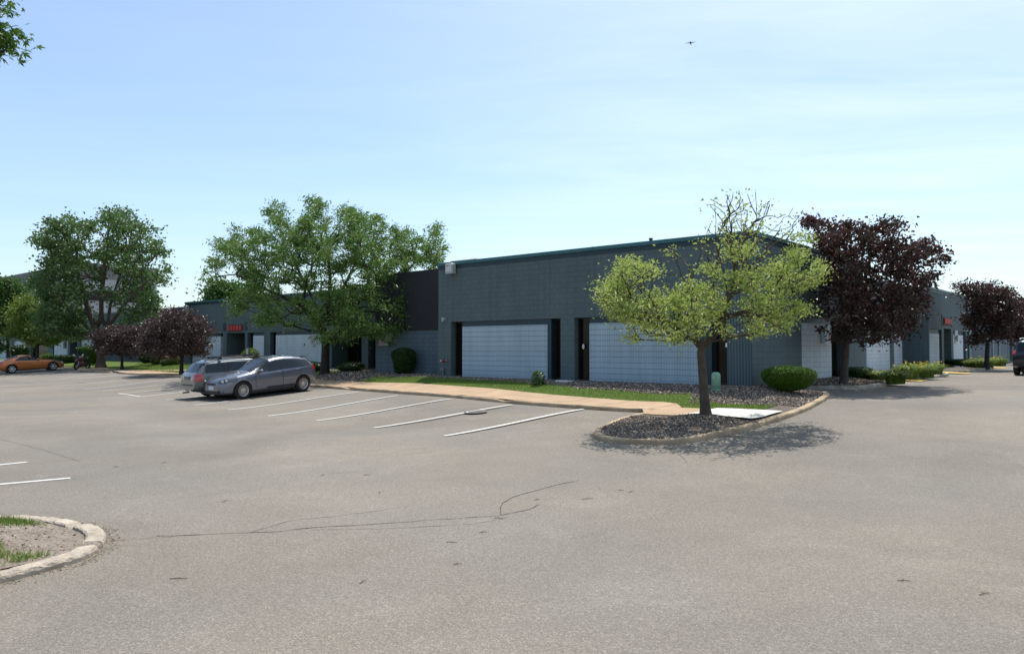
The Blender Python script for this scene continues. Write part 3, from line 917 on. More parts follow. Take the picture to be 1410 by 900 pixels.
# roof units and pipe on the corner building
x0 = u_at(655, 4)
m = MB(); m.bbox(-u_at(622, 4), -x0, 4, 6.0, ROOF - .3, ROOF + .68, .02); m.box(-u_at(640, 4) , -u_at(652, 4), 3.97, 4.0, ROOF + .4, ROOF + .64)
m.box(-u_at(622, 4) - .04, -x0 + .04, 3.96, 6.04, ROOF + .68, ROOF + .72)
m.build('roof_hatch', tanm, A)
m = MB(); uu = u_at(897, .8); m.tube([(-uu, .8, ROOF - .3), (-uu, .8, ROOF + .22)], .055, 10); m.tube([(-uu, .8, ROOF + .20), (-uu, .8, ROOF + .26)], .075, 10); m.build('vent_pipe', blackp, A)


def worldloc(P, a, z, d=0.):
    q = P.p(a, z, d); u, v = -q[0], q[1]; x, y = W2(u, v); return (x, y, z)


def wall_item(name, P, a, z, side_=False, **k):
    return empty(name, worldloc(P, a, z), ROT + (math.pi / 2 if side_ else 0), **k)   # local x along wall, -y outward


# floodlight box
a = U(624); o = wall_item('wall_light', Pf, a, z_at(373, 33.3), label='square grey floodlight box high on the corner building wall under the teal coping', cat='wall light')
m = MB(); m.bbox(-.21, .21, -.30, -.04, -.22, .22, .03); m.box(-.08, .08, -.045, 0, -.08, .08); m.build('housing', greybox, o)
m = MB(); m.box(-.17, .17, -.315, -.302, -.14, .19); m.build('lens', simple('light_lens', (.55, .58, .58), .25, 0, .1, 6), o)
m = MB(); m.box(-.12, .06, -.325, -.317, .10, .15); m.build('sticker', simple('orange_sticker', (.55, .25, .08), .6), o)
# small round lamp
a = U(612.5); o = wall_item('wall_lamp', Pf, a, z_at(441, 33.9), label='small round horn strobe lamp on the dark wall left of the first bay', cat='wall lamp')
m = MB(); m.lathe([(0, -.16), (.07, -.15), (.10, -.10), (.11, -.02), (.11, 0)], 'y', n=18); m.build('dome', simple('lamp_dome', (.22, .24, .25), .3), o)
m = MB(); m.box(-.03, .03, -.165, -.15, -.09, .09); m.build('strobe', simple('strobe_face', (.5, .5, .5), .3), o)
# fire department connection
a = U(615); z = z_at(496, 33.7); o = wall_item('fire_pipe_connection', Pf, a, z, label='red capped fire pipe connection with standpipe low on the dark wall', cat='fire connection')
m = MB(); m.tube([(0, -.02, -.0), (0, -.18, 0)], .05, 10); m.tube([(-.06, -.2, 0), (-.06, -.30, 0)], .05, 10); m.build('pipe', greybox, o)
m = MB(); m.lathe([(0, -.28), (.075, -.27), (.09, -.24), (.085, -.17), (.04, -.15)], 'y', (0, 0, 0), 16); m.build('cap', redcap, o)
m = MB(); m.tube([(-.14, -.08, -.32), (-.14, -.08, -(z - .45))], .035, 8); m.bbox(-.21, -.07, -.17, -.01, -.42, -.30, .01); m.build('standpipe', simple('pipe_grey', (.16, .18, .18), .6), o)
# decal on glass
a = U(797); o = wall_item('glass_notice', Pf, a - .02, z_at(477, 28.2), label='small white oval notice on the dark glass of the second bay', cat='notice')
o.location = worldloc(Pf, a - .05, z_at(477, 28.2), .22)
m = MB(); m.lathe([(0, -.012), (.05, -.012), (.055, 0)], 'y', n=16); me = m.build('card', white_m, o); me.scale = (1, 1, 1.8)
a = U(983) ; o = wall_item('door_notice', Pf, U(1000.5), z_at(475, 24.6), label='tiny white switch plate at the edge of the dark window beside the fluted corner', cat='notice')
m = MB(); m.bbox(-.03, .03, -.03, 0, -.07, .07, .008); m.build('plate', white_m, o)
# white plaque on side panel
o = wall_item('wall_sign', Ps, V(1133), z_at(463, 28.3), True, label='blank white and blue sign board on the pale side wall behind the maroon tree', cat='sign')
o.location = worldloc(Ps, V(1136), z_at(462, 28.5), -.0)
m = MB(); m.bbox(-.42, .42, -.10, -.0, -.28, .34, .01); m.build('board', simple('sign_white', (.62, .68, .72), .5), o)
m = MB(); m.box(-.424, -.30, -.105, -.101, -.26, .32); m.build('stripe', simple('sign_blue', (.05, .22, .36), .5), o)
# plaque on recessed link wall
o = wall_item('wall_sign', front(1.4), u_at(529, 1.4), z_at(467, 36.6), label='faded pinkish notice board on the recessed blue wall under the locust tree', cat='sign')
m = MB(); m.bbox(-.38, .38, -.05, -.0, -.30, .32, .01); m.build('board', plaque_p, o)
m = MB()
for k in range(6): m.box(-.30, .28 - .07 * (k % 3), -.056, -.0505, .2 - k * .08, .225 - k * .08)
m.build('print', simple('faded_print', (.27, .21, .21), .7), o)

# --- left wing (C)
VC = 6.0
Cb = empty('office_wing', BL, ROT, label='long dark teal wing with a red sign, behind the locust tree and parked cars', cat='building')
U = lambda px: u_at(px, VC)
Pc = front(VC)
cops = [opening(Cb, Pc, U(307), U(262), [('window', U(307), U(303)), ('panel', U(303), U(265), panel2_m), ('mullion', U(265), U(262))]),
        opening(Cb, Pc, U(363.3), U(340.7), [('panel', U(363.3), U(348), panel2_m), ('window', U(348), U(340.7))]),
        opening(Cb, Pc, U(444), U(371.7), [('mullion', U(444), U(442)), ('panel', U(442), U(379.3), panel2_m), ('window', U(379.3), U(371.7))]),
        opening(Cb, Pc, U(337), U(312), [('door', U(337), U(327)), ('window', U(327), U(312))], depth=1.5),
        opening(Cb, Pc, U(498), U(457), [('window', U(498), U(484)), ('door', U(484), U(471)), ('window', U(471), U(457))], depth=1.3),
        opening(Cb, Pc, U(517), U(507), [('window', U(517), U(507))], depth=.5)]
u1 = U(254.5)
block(Cb, uB + .01, u1, VC, 25, cops, [])
def red_sign(P, pa, pb, y, Y, label, px0, px1, side_=False, solve=None):
    a0, a1 = solve(px0), solve(px1); am = (a0 + a1) / 2; wd = abs(a1 - a0) / 2
    o = wall_item('entrance_sign', P, am, z_at(y, Y), side_, label=label, cat='sign')
    m = MB(); m.box(-wd, wd, -.06, 0, -.24, .24); m.build('board', simple('sign_back', (.10, .04, .04), .7), o)
    n = 5
    for k in range(n):
        x = -wd + .06 + (2 * wd - .12) * (k + .5) / n; hw = (2 * wd - .12) / n * .40
        m = MB(); m.bbox(x - hw, x + hw, -.11, -.062, -.17, .17, .012); m.build('letter_block', red_m, o)
    return o
red_sign(Pc, 0, 0, 451, 55.0, 'red illegible lettered sign over the recessed door of the left wing', 313.5, 334.5, solve=U)
for px in (309, 338.8):
    m = MB(); a = U(px); pbox(m, Pc, a - .16, a + .16, 3.05, 3.62, -.04, .0); m.build('tile', teal_dk, Cb)
o = wall_item('wall_sign', Pc, U(432), z_at(467, 49), label='light grey square notice on the wide pale panel behind the locust trunk', cat='sign')
m = MB(); m.bbox(-.36, .36, -.05, .03, -.30, .30, .01); m.build('board', plaque, o)
m = MB()
for k in range(5): m.box(-.26, .22 - .06 * (k % 2), -.056, -.0505, .18 - k * .09, .205 - k * .09)
m.build('print', inkm, o)
o = wall_item('wall_light', Pc, U(258.5), z_at(423, 59), label='small square floodlight at the far left end of the left wing', cat='wall light')
m = MB(); m.bbox(-.2, .2, -.28, -.0, -.22, .22, .03); m.build('housing', greybox, o)

# --- far left wing (F)
VF = 9.1
Fb = empty('office_wing', BL, ROT, label='distant dark wing with small pale panels at the far left behind the cottonwood', cat='building')
U = lambda px: u_at(px, VF)
P_ = front(VF)
fops = [opening(Fb, P_, U(8), U(-6), [('panel', U(8), U(-6), panel2_m)]),
        opening(Fb, P_, U(36.5), U(17), [('mullion', U(36.5), U(35)), ('panel', U(35), U(19.7), panel2_m), ('mullion', U(19.7), U(17))]),
        opening(Fb, P_, U(66), U(42), [('window', U(66), U(42))]),
        opening(Fb, P_, U(94.5), U(73), [('mullion', U(94.5), U(92.5)), ('panel', U(92.5), U(74.5), panel2_m)]),
        opening(Fb, P_, U(106), U(96), [('door', U(106), U(96))], depth=1.2),
        opening(Fb, P_, U(133), U(111), [('panel', U(133), U(112), panel2_m)]),
        opening(Fb, P_, U(222), U(194), [('panel', U(214), U(194), panel2_m), ('window', U(222), U(214))]),
        opening(Fb, P_, U(-14), U(-30), [('panel', U(-14), U(-30), panel2_m)])]
block(Fb, u1 + .02, 125, VF, 30, fops, [])
o = wall_item('wall_sign', P_, U(89.5), z_at(471.5, 79), label='small dark notice on a pale panel of the distant left wing', cat='sign')
m = MB(); m.bbox(-.4, .4, -.05, .03, -.6, .6, .01); m.build('board', inkm, o)

# --- right side blocks
UM, UD, UE = 1.9, .7, 2.0
Mb = empty('warehouse_building', BL, ROT, label='recessed middle block with pale panels behind the maroon maple', cat='building')
V = lambda px: v_at(px, UM)
P_ = side(UM)
mops = [opening(Mb, P_, V(1190), V(1226), [('window', V(1190), V(1194)), ('panel', V(1194), V(1226), panel2_m)]),
        opening(Mb, P_, V(1231), V(1243), [('panel', V(1231), V(1243), panel2_m)]),
        opening(Mb, P_, V(1253), V(1263), [('panel', V(1253), V(1263), panel2_m)])]
block(Mb, UM, uB, 11.92, 27.38, [], mops, ribs_s=[(V(1243.5), V(1252.5))])
VD1 = v_at(1334, UD)
Db = empty('warehouse_building', BL, ROT, label='projecting right hand block with a red sign over its door beyond the maroon maple', cat='building')
V = lambda px: v_at(px, UD)
P_ = side(UD); PD = P_
dops = [opening(Db, P_, V(1280), V(1297), [('panel', V(1280.5), V(1294), panel2_m), ('window', V(1294), V(1297))], zt=2.9),
        opening(Db, P_, V(1300), V(1310), [('door', V(1300), V(1310))], depth=1.4, zt=3.0),
        opening(Db, P_, V(1313), V(1330), [('panel', V(1313), V(1327), panel2_m), ('window', V(1327), V(1330))], zt=2.9)]
block(Db, UD, uB, 27.4, VD1, [], dops, ribs_f=[])
red_sign(P_, 0, 0, 443.5, 50.5, 'red sign over the door of the right hand block beyond the maroon maple', 1299, 1309, True, V)
for px in (1297.6, 1310.6):
    m = MB(); a = V(px); pbox(m, P_, a - .1, a + .1, 3.15, 3.85, -.04, .0); m.build('tile', teal_dk, Db)
o = wall_item('wall_sign', P_, V(1316.5), z_at(464, 53), True, label='small dark notice on the pale panel right of the red sign', cat='sign')
m = MB(); m.bbox(-.4, .4, -.05, .03, -.42, .42, .01); m.build('board', plaque, o); m = MB(); m.box(-.3, .3, -.056, -.0505, -.3, .1); m.build('print', inkm, o)
m = MB(); a = V(1333); m.tube([P_.p(a, .45, -.1), P_.p(a, 3.4, -.1)], .09, 8); m.build('downspout', simple('downspout_paint', (.20, .34, .36), .5), Db)
m = MB(); m.bbox(-UD - 2.2, -UD - .8, 30, 32, ROOF - .3, ROOF + .2, .02); m.build('roof_unit', greybox, Db)
Eb = empty('warehouse_building', BL, ROT, label='farthest blue grey block of the right hand row behind the last maroon trees', cat='building')
V = lambda px: v_at(px, UE)
P_ = side(UE)
eops = [opening(Eb, P_, V(1345), V(1388), [('panel', V(1345), V(1388), blue_m)], zt=3.1),
        opening(Eb, P_, V(1390), V(1394), [('window', V(1390), V(1394))]),
        opening(Eb, P_, V(1399), V(1404), [('panel', V(1399), V(1404), panel2_m)]),
        opening(Eb, P_, V(1407), V(1410), [('window', V(1407), V(1410))])]
block(Eb, UE, uB, VD1 + .02, 150, [], eops, mats=[blue_m, rib_m])
for px in (1366, 1375, 1396.5):
    m = MB(); a = V(px); m.tube([P_.p(a, .5, -.06), P_.p(a, 3.0, -.06)], .07, 8); m.build('downspout', simple('pale_pipe', (.33, .40, .42), .5), Eb)

# --- neighbouring office block far behind on the left
OB = empty('office_building', (-74.4, 130, 0), ROT, label='tall pale grey office block with dark parapet behind the cottonwood tree', cat='building')
H = 16.6
m = MB(); m.box(-75, 0, 0, 13, 0, H - 2.6); m.build('wall', offw, OB)
m = MB(); m.box(-75.15, .15, -.15, 13.15, H - 2.6, H); m.build('parapet', offg, OB)
for fl in range(3):
    z0 = 1.8 + fl * 4.1
    for k in range(10):
        f = MB(); f.box(-7.2 - k * 7.4, -.7 - k * 7.4, -.10, .02, z0, z0 + 2.0); fo = f.build('window', offg, OB)
        g = MB(); g.box(-7.0 - k * 7.4, -.9 - k * 7.4, -.13, -.105, z0 + .15, z0 + 1.85); g.build('glass', glassm, fo)
    f = MB(); f.box(-.02, .10, .8, 12.2, z0, z0 + 2.0); fo = f.build('window', offg, OB)
    g = MB(); g.box(.105, .13, 1.0, 12.0, z0 + .15, z0 + 1.85); g.build('glass', glassm, fo)

# ------------------------------------------------------------------ leaves and trees
def leaves(P, size, elong=.45, upb=.5, jitter=.35, dirs=None):
    """P (n,3) leaf positions -> quads, folded diamonds"""
    n = len(P)
    nr = rng.normal(size=(n, 3)); nr[:, 2] += upb * 2; nr /= np.linalg.norm(nr, axis=1)[:, None]
    d = rng.normal(size=(n, 3)) if dirs is None else dirs + rng.normal(size=(n, 3)) * .5
    d -= (d * nr).sum(1)[:, None] * nr; d /= np.maximum(1e-6, np.linalg.norm(d, axis=1))[:, None]
    s = np.cross(nr, d)
    L = (size * (1 + jitter * rng.uniform(-1, 1, n)))[:, None]
    Wd = L * elong
    up = nr * Wd * .22
    v0 = P - d * L * .5; v2 = P + d * L * .5; v1 = P + s * Wd * .5 + up - d * L * .06; v3 = P - s * Wd * .5 + up - d * L * .06
    V = np.stack([v0, v1, v2, v3], 1).reshape(-1, 3)
    F_ = np.arange(4 * n).reshape(-1, 4)
    return V, F_


def tree(name, label, base, blobs, Y, trunk_r, fork, mat, bark, natt=260, nleaf=40, lsize=.07, sig=.22, depth=.8, elong=.45, group=None, rt=.008, path_w=.35, upb=.5, forks=1, leaf_parent='crown', lean=None, cat='tree', bare=(), step=.22, sag=.0, droop=0., limbs=(), bare_f=.2, lobes=1):
    """blobs: (px, py, radius px) masses of the crown seen at distance Y; each is a ball in the crown's volume"""
    base = np.array(base, float)
    k = Y / F
    C = []; Wt = []
    xs = [at(a, b_, Y)[0] for a, b_, r in blobs]; xc = (min(xs) + max(xs)) / 2; Rx = max(1e-3, (max(xs) - min(xs)) / 2 + np.mean([b[2] for b in blobs]) * k)
    for i_, (a, b_, r) in enumerate(blobs): Wt.append(r ** 1.9 * (.5 if i_ in bare else 1))
    Wt = np.array(Wt) / sum(Wt)
    att = []; isbare = []
    for i in rng.choice(len(blobs), natt, p=Wt):
        a, b_, r = blobs[i]; c = at(a, b_, Y)
        d = rng.normal(size=3); d /= np.linalg.norm(d); q = d * (rng.uniform(.15, 1) ** .45) * r * k
        q[2] *= .9
        span = math.sqrt(max(.08, 1 - ((c[0] - xc) / Rx) ** 2)) * Rx * depth
        p = c + q + np.array([0, 1, 0]) * rng.uniform(-1, 1) * span
        # keep the bearing when a clump sits nearer or farther in the crown
        f = p[1] / c[1]; p[0] = p[0] * f if abs(f) < 5 else p[0]; p[2] = 1.7 + (p[2] - 1.7) * f
        att.append(p - base); isbare.append(i in bare)
    att = np.array(att); isbare = np.array(isbare)
    fork = np.array(fork, float) - base
    # trunk
    nodes = []; par = []; path = []
    nt_ = max(3, int(np.linalg.norm(fork) / .25))
    ln = np.zeros(3) if lean is None else np.array(lean)
    for i in range(nt_ + 1):
        t = i / nt_; nodes.append(fork * t + ln * math.sin(math.pi * t)); par.append(i - 1); path.append(0)
    ntrunk = len(nodes)
    cap = natt * 30 + 200
    A_ = np.zeros((cap, 3)); A_[:ntrunk] = nodes; PL = np.zeros(cap); PR = np.full(cap, -1); PR[:ntrunk] = par
    PL[:ntrunk] = np.linspace(-.2, 0, ntrunk) ; cnt = ntrunk
    PL[:ntrunk - 2] = 50
    for lb_ in limbs:
        pts = []
        for (a, b_, dyf) in lb_:
            c = at(a, b_, Y * (1 + dyf)); pts.append(c - base)
        pts = np.array(pts); j = int(np.argmin(np.linalg.norm(A_[:cnt] - pts[0], axis=1) + (PL[:cnt] > 40) * 9)); prev = j; p0 = A_[j].copy()
        for p1 in pts:
            m_ = max(1, int(np.linalg.norm(p1 - p0) / step))
            for q in range(1, m_ + 1):
                A_[cnt] = p0 + (p1 - p0) * q / m_ + rng.normal(size=3) * .015; PR[cnt] = prev; PL[cnt] = (PL[prev] if PL[prev] < 40 else 0) + np.linalg.norm(A_[cnt] - A_[prev]) * .6; prev = cnt; cnt += 1
            p0 = p1
    order = np.argsort(np.linalg.norm(att - fork, axis=1))
    tips = np.zeros(natt, int)
    for i in order:
        a = att[i]; d = np.linalg.norm(A_[:cnt] - a, axis=1)
        below = np.clip(A_[:cnt, 2] - a[2] + .1, 0, None)
        j = int(np.argmin(d + path_w * PL[:cnt] + .6 * below))
        p0 = A_[j].copy(); dd = d[j]; m_ = max(1, int(dd / step)); prev = j
        off = rng.normal(size=3) * dd * .07
        for q in range(1, m_ + 1):
            t = q / m_
            p = p0 + (a - p0) * t + off * math.sin(math.pi * t) + np.array([0, 0, 1]) * (sag * dd * math.sin(math.pi * t)) + rng.normal(size=3) * .012
            A_[cnt] = p; PR[cnt] = prev; PL[cnt] = PL[prev] + np.linalg.norm(p - A_[prev]) if prev >= ntrunk - 2 else np.linalg.norm(p - A_[prev]); prev = cnt; cnt += 1
        tips[i] = prev
    w_ = np.zeros(cnt)
    for t in tips: w_[t] += 1
    kids = [[] for _ in range(cnt)]
    for i in range(cnt - 1, 0, -1):
        if PR[i] >= 0: w_[PR[i]] += w_[i]; kids[PR[i]].append(i)
    ex = math.log(trunk_r / rt) / math.log(max(2, w_[ntrunk - 1]))
    rad = rt * np.maximum(w_, 1) ** ex
    for i in range(ntrunk):
        t = i / (ntrunk - 1); rad[i] = trunk_r * (1.05 - .2 * t) + trunk_r * .45 * math.exp(-t * 9)
    root = empty(name, base, 0, label=label, cat=cat, group=group)
    # tubes: follow the thickest child
    mb = MB(); done = set([0]); stack = [(0, None)]
    while stack:
        s, pr = stack.pop()
        ch = [] if pr is None else [pr]
        c = s
        while True:
            ch.append(c)
            kk = sorted(kids[c], key=lambda q: -rad[q])
            if not kk: break
            for q in kk[1:]: stack.append((q, c))
            c = kk[0]
        if len(ch) > 1:
            rr = [float(rad[q]) for q in ch]
            if pr is not None: rr[0] = min(rr[0], rr[1] * 1.25)
            mb.tube([A_[q] for q in ch], rr, 10 if rad[s] > .06 else (6 if rad[s] > .02 else 4), cap=False)
    mb.build('trunk', bark, root)
    # foliage
    P = []; Dr = []
    for i in range(natt):
        n = nleaf if not isbare[i] else max(1, int(nleaf * bare_f))
        n = int(n * rng.uniform(.35, 1.5))
        if n < 1: continue
        a = A_[tips[i]]; b0 = A_[PR[tips[i]]]
        s = sig * rng.uniform(.6, 1.35)
        q = a + rng.normal(size=(n, 3)) * np.array([s, s, s * .62]) * .75
        # fan of leaflets outwards from the twig
        P.append(q); dv = q - b0; dv[:, 2] -= droop; Dr.append(dv / np.maximum(.05, np.linalg.norm(dv, axis=1))[:, None])
    P = np.vstack(P); Dr = np.vstack(Dr)
    if lobes == 1: V_, F_ = leaves(P, lsize, elong, upb, .4, Dr)
    else:
        nr = rng.normal(size=P.shape) * .6; nr[:, 2] += 1; nr /= np.linalg.norm(nr, axis=1)[:, None]
        d = Dr + rng.normal(size=P.shape) * .5; d -= (d * nr).sum(1)[:, None] * nr; d /= np.linalg.norm(d, axis=1)[:, None]; sd = np.cross(nr, d)
        sz = (lsize * rng.uniform(.65, 1.3, len(P)))[:, None]; Vs = []
        for ang, ln, wd_ in ((0, 1, .42), (.85, .8, .36), (-.85, .8, .36), (1.75, .45, .3), (-1.75, .45, .3)):
            e = d * math.cos(ang) + sd * math.sin(ang); g = np.cross(nr, e); drp = -nr * .12 * ln
            Vs.append(np.stack([P, P + (e * .45 * ln + g * wd_ * .5 * ln) * sz, P + (e * ln + drp) * sz, P + (e * .45 * ln - g * wd_ * .5 * ln) * sz], 1))
        V_ = np.stack(Vs, 1).reshape(-1, 3); F_ = np.arange(len(V_)).reshape(-1, 4)
    mesh_arr(leaf_parent, V_, F_, mat, root)
    return root


# 1 yellow green tree on the island
Y1 = 17.3
yb = [(850, 400, 26), (868, 372, 20), (895, 372, 14), (835, 410, 14), (862, 430, 28), (900, 415, 22), (900, 450, 22), (935, 415, 26), (935, 455, 20), (960, 440, 24), (960, 400, 20), (985, 420, 18),
      (1000, 385, 18), (1010, 350, 16), (1030, 385, 20), (1035, 340, 14), (1045, 425, 26), (1075, 400, 24), (1095, 355, 16), (1085, 375, 18), (1110, 385, 20), (1120, 372, 14), (1075, 440, 22), (1100, 430, 16), (1040, 452, 14), (1000, 455, 10), (978, 365, 9), (1108, 330, 12), (870, 462, 12), (1060, 370, 16),
      (1010, 285, 22), (1030, 272, 14), (988, 298, 20), (1058, 290, 20), (1045, 315, 22), (1015, 320, 24), (965, 340, 20), (925, 348, 18), (945, 370, 14), (1080, 320, 16), (1090, 296, 12), (975, 278, 8), (1040, 300, 20), (1000, 340, 20), (985, 320, 20), (1100, 312, 10), (905, 352, 8)]
tree('shade_tree', 'yellow green tree with sparse bare upper twigs on the kerbed mulch island', (TREE1[0], TREE1[1], land(TREE1[0], TREE1[1]) - .05), yb, Y1, .108, at(965, 484, Y1), L_yel, bark_g,
     natt=800, nleaf=33, lsize=.075, sig=.15, depth=.75, elong=.6, rt=.0075, path_w=.4, bare=tuple(range(30, 47)), bare_f=.16, step=.14,
     limbs=[[(968, 478, 0), (984, 462, 0), (998, 438, -.01), (1003, 415, -.01), (1012, 380, 0), (1022, 330, .01), (1030, 290, .01)], [(955, 466, 0), (930, 452, -.02), (890, 430, -.03)], [(962, 450, .01), (955, 410, .02), (948, 365, .01)],
            [(990, 440, 0), (1040, 425, -.03), (1090, 395, -.03)], [(1000, 415, .01), (1040, 370, .04), (1070, 320, .03)], [(975, 440, .02), (985, 380, .05), (990, 320, .04)], [(940, 457, -.02), (905, 425, .03), (870, 385, .04)],
            [(1008, 400, 0), (1035, 340, .0), (1058, 278, .01)], [(1012, 380, 0), (1008, 320, -.02), (1000, 268, -.02)], [(1003, 410, 0), (988, 340, -.01), (984, 285, .0)], [(1022, 350, .01), (1060, 320, .02), (1092, 288, .02)],
            [(1020, 340, 0), (1042, 300, -.02), (1040, 264, -.02)], [(1000, 420, 0), (1030, 370, -.03), (1085, 318, -.03)], [(955, 420, .01), (935, 370, 0), (922, 338, 0)], [(950, 390, .01), (965, 350, 0), (962, 322, 0)], [(1012, 370, 0), (1022, 310, .02), (1018, 262, .02)]])

# 2 honey locust
Y2_ = 39.5
lb = [(300, 365, 20), (315, 340, 22), (290, 380, 12), (340, 325, 24), (345, 365, 30), (375, 340, 30), (380, 290, 14), (385, 310, 20), (415, 320, 26), (400, 375, 32), (440, 300, 22), (430, 345, 30), (435, 285, 14), (478, 288, 14), (480, 310, 24), (470, 345, 32),
      (455, 390, 30), (500, 330, 28), (520, 310, 20), (515, 365, 32), (550, 330, 24), (545, 370, 28), (575, 345, 22), (597, 318, 12), (590, 360, 18), (600, 330, 10), (565, 400, 26), (530, 415, 28), (500, 410, 28), (545, 440, 20), (520, 455, 16), (490, 440, 22), (560, 425, 18), (470, 430, 24),
      (360, 400, 26), (330, 410, 18), (375, 425, 22), (365, 440, 12), (420, 410, 24), (400, 440, 14), (440, 440, 18), (535, 470, 8), (345, 385, 18), (325, 425, 12), (455, 462, 12), (575, 425, 18), (590, 395, 16), (560, 450, 12), (530, 462, 12), (585, 440, 8), (598, 375, 12), (505, 455, 14), (480, 462, 10), (600, 345, 12)]
b = np.array([*at(447, 512, Y2_)[:2], 0]); b[2] = land(b[0], b[1]) - .05
tree('shade_tree', 'large spreading green locust tree behind the grey hatchback', b, lb, Y2_, .22, at(449, 462, Y2_), L_loc, bark_d, natt=1050, nleaf=64, lsize=.20, sig=.28, depth=.7, elong=.30, rt=.010, path_w=.35, droop=.25, step=.3,
     limbs=[[(440, 445, 0), (415, 420, -.03), (370, 400, -.05), (325, 378, -.06)], [(452, 430, 0), (455, 385, .02), (450, 330, .02), (445, 300, .02)], [(465, 440, 0), (500, 410, -.03), (545, 385, -.05), (585, 350, -.04)],
            [(440, 430, .03), (410, 370, .06), (385, 315, .05)], [(462, 420, .03), (490, 360, .06), (500, 320, .06)]])

# 3 maroon maple
Y3 = 27.0
mbb = [(1130, 320, 20), (1155, 318, 14), (1150, 345, 28), (1180, 330, 26), (1215, 310, 16), (1205, 335, 28), (1240, 340, 26), (1265, 345, 20), (1285, 355, 14), (1230, 315, 12), (1170, 370, 34), (1210, 375, 36), (1250, 370, 28), (1275, 375, 18), (1140, 380, 24),
       (1165, 410, 34), (1205, 420, 36), (1285, 340, 8), (1298, 352, 7), (1212, 300, 7), (1148, 308, 8), (1108, 308, 8), (1245, 410, 28), (1265, 400, 18), (1135, 415, 16), (1165, 445, 26), (1200, 450, 28), (1235, 440, 22), (1255, 430, 14), (1150, 455, 18), (1215, 465, 14), (1185, 465, 18), (1145, 330, 20), (1115, 310, 10), (1250, 460, 8)]
b = np.array([*at(1161, 520, Y3)[:2], 0]); b[2] = land(b[0], b[1]) - .05
mgroup = 'maroon leaved trees along the right hand row'
tree('maple_tree', 'big maroon leaved maple just right of the corner building', b, mbb, Y3, .13, at(1166, 462, Y3), L_map, bark_g, natt=440, nleaf=46, lsize=.125, sig=.24, depth=.8, elong=.75, rt=.009, group=mgroup, path_w=.4,
     limbs=[[(1163, 440, 0), (1155, 390, .02), (1150, 340, 0)], [(1172, 440, 0), (1190, 390, -.02), (1205, 330, 0)], [(1180, 440, 0), (1220, 400, .03), (1260, 365, .02)]])
# 4, 5 maples farther along
Y4 = 44.0
b4 = [(1335, 400, 12), (1350, 405, 16), (1372, 402, 14), (1385, 412, 12), (1345, 425, 20), (1370, 428, 22), (1390, 435, 14), (1355, 450, 18), (1380, 455, 16), (1338, 440, 10), (1325, 395, 6), (1345, 465, 10), (1362, 395, 8)]
b = np.array([*at(1358, 495, Y4)[:2], 0]); b[2] = land(b[0], b[1]) - .05
tree('maple_tree', 'maroon maple above the far daylilies left of the black sport utility vehicle', b, b4, Y4, .13, at(1360, 470, Y4), L_map, bark_d, natt=260, nleaf=50, lsize=.15, sig=.34, depth=.8, elong=.75, rt=.01, group=mgroup)
Y5 = 58.0
b5 = [(1385, 412, 10), (1400, 420, 12), (1415, 425, 14), (1400, 440, 14), (1420, 450, 16), (1395, 455, 12), (1410, 465, 12), (1440, 440, 16), (1388, 445, 8)]
b = np.array([*at(1408, 492, Y5)[:2], 0]); b[2] = .55
tree('maple_tree', 'farthest maroon maple cut off by the right edge of the view', b, b5, Y5, .13, at(1408, 474, Y5), L_map, bark_d, natt=200, nleaf=50, lsize=.17, sig=.42, depth=.8, elong=.75, rt=.012, group=mgroup)

# 6 big cottonwood
Y6 = 62.0
b6 = [(60, 330, 12), (75, 312, 14), (95, 305, 14), (105, 330, 20), (80, 340, 18), (125, 310, 12), (148, 300, 14), (170, 298, 14), (185, 315, 16), (160, 325, 22), (205, 320, 14), (215, 345, 16), (190, 350, 20), (140, 345, 16), (165, 360, 22), (205, 375, 20), (222, 385, 10), (185, 390, 20), (100, 360, 22), (70, 365, 16), (85, 390, 24), (60, 400, 16), (105, 405, 22), (150, 400, 12), (200, 405, 14), (165, 415, 12), (80, 425, 20), (110, 435, 16), (130, 380, 12), (205, 425, 10), (190, 435, 10), (140, 440, 8), (60, 430, 16), (85, 445, 20), (110, 460, 14), (65, 450, 16), (180, 435, 16), (205, 415, 16), (215, 440, 10), (160, 450, 8), (55, 385, 14), (228, 372, 8)]
b = np.array([*at(139, 503, Y6)[:2], 0]); b[2] = land(b[0], b[1])
tree('cottonwood_tree', 'tall many limbed green tree with open crown at the far left', b, b6, Y6, .34, at(139, 474, Y6), L_cot, bark_r, natt=620, nleaf=46, lsize=.23, sig=.46, depth=.8, elong=.75, rt=.024, path_w=.4, step=.5,
     limbs=[[(130, 450, 0), (118, 415, .01), (105, 370, .02), (90, 320, .01)], [(139, 440, 0), (140, 400, -.01), (148, 350, -.01), (150, 305, 0)], [(148, 450, 0), (152, 420, .01), (165, 380, .02), (180, 330, .02)], [(145, 455, 0), (175, 415, -.03), (205, 385, -.03)], [(125, 455, 0), (95, 425, -.03), (70, 400, -.03)]])
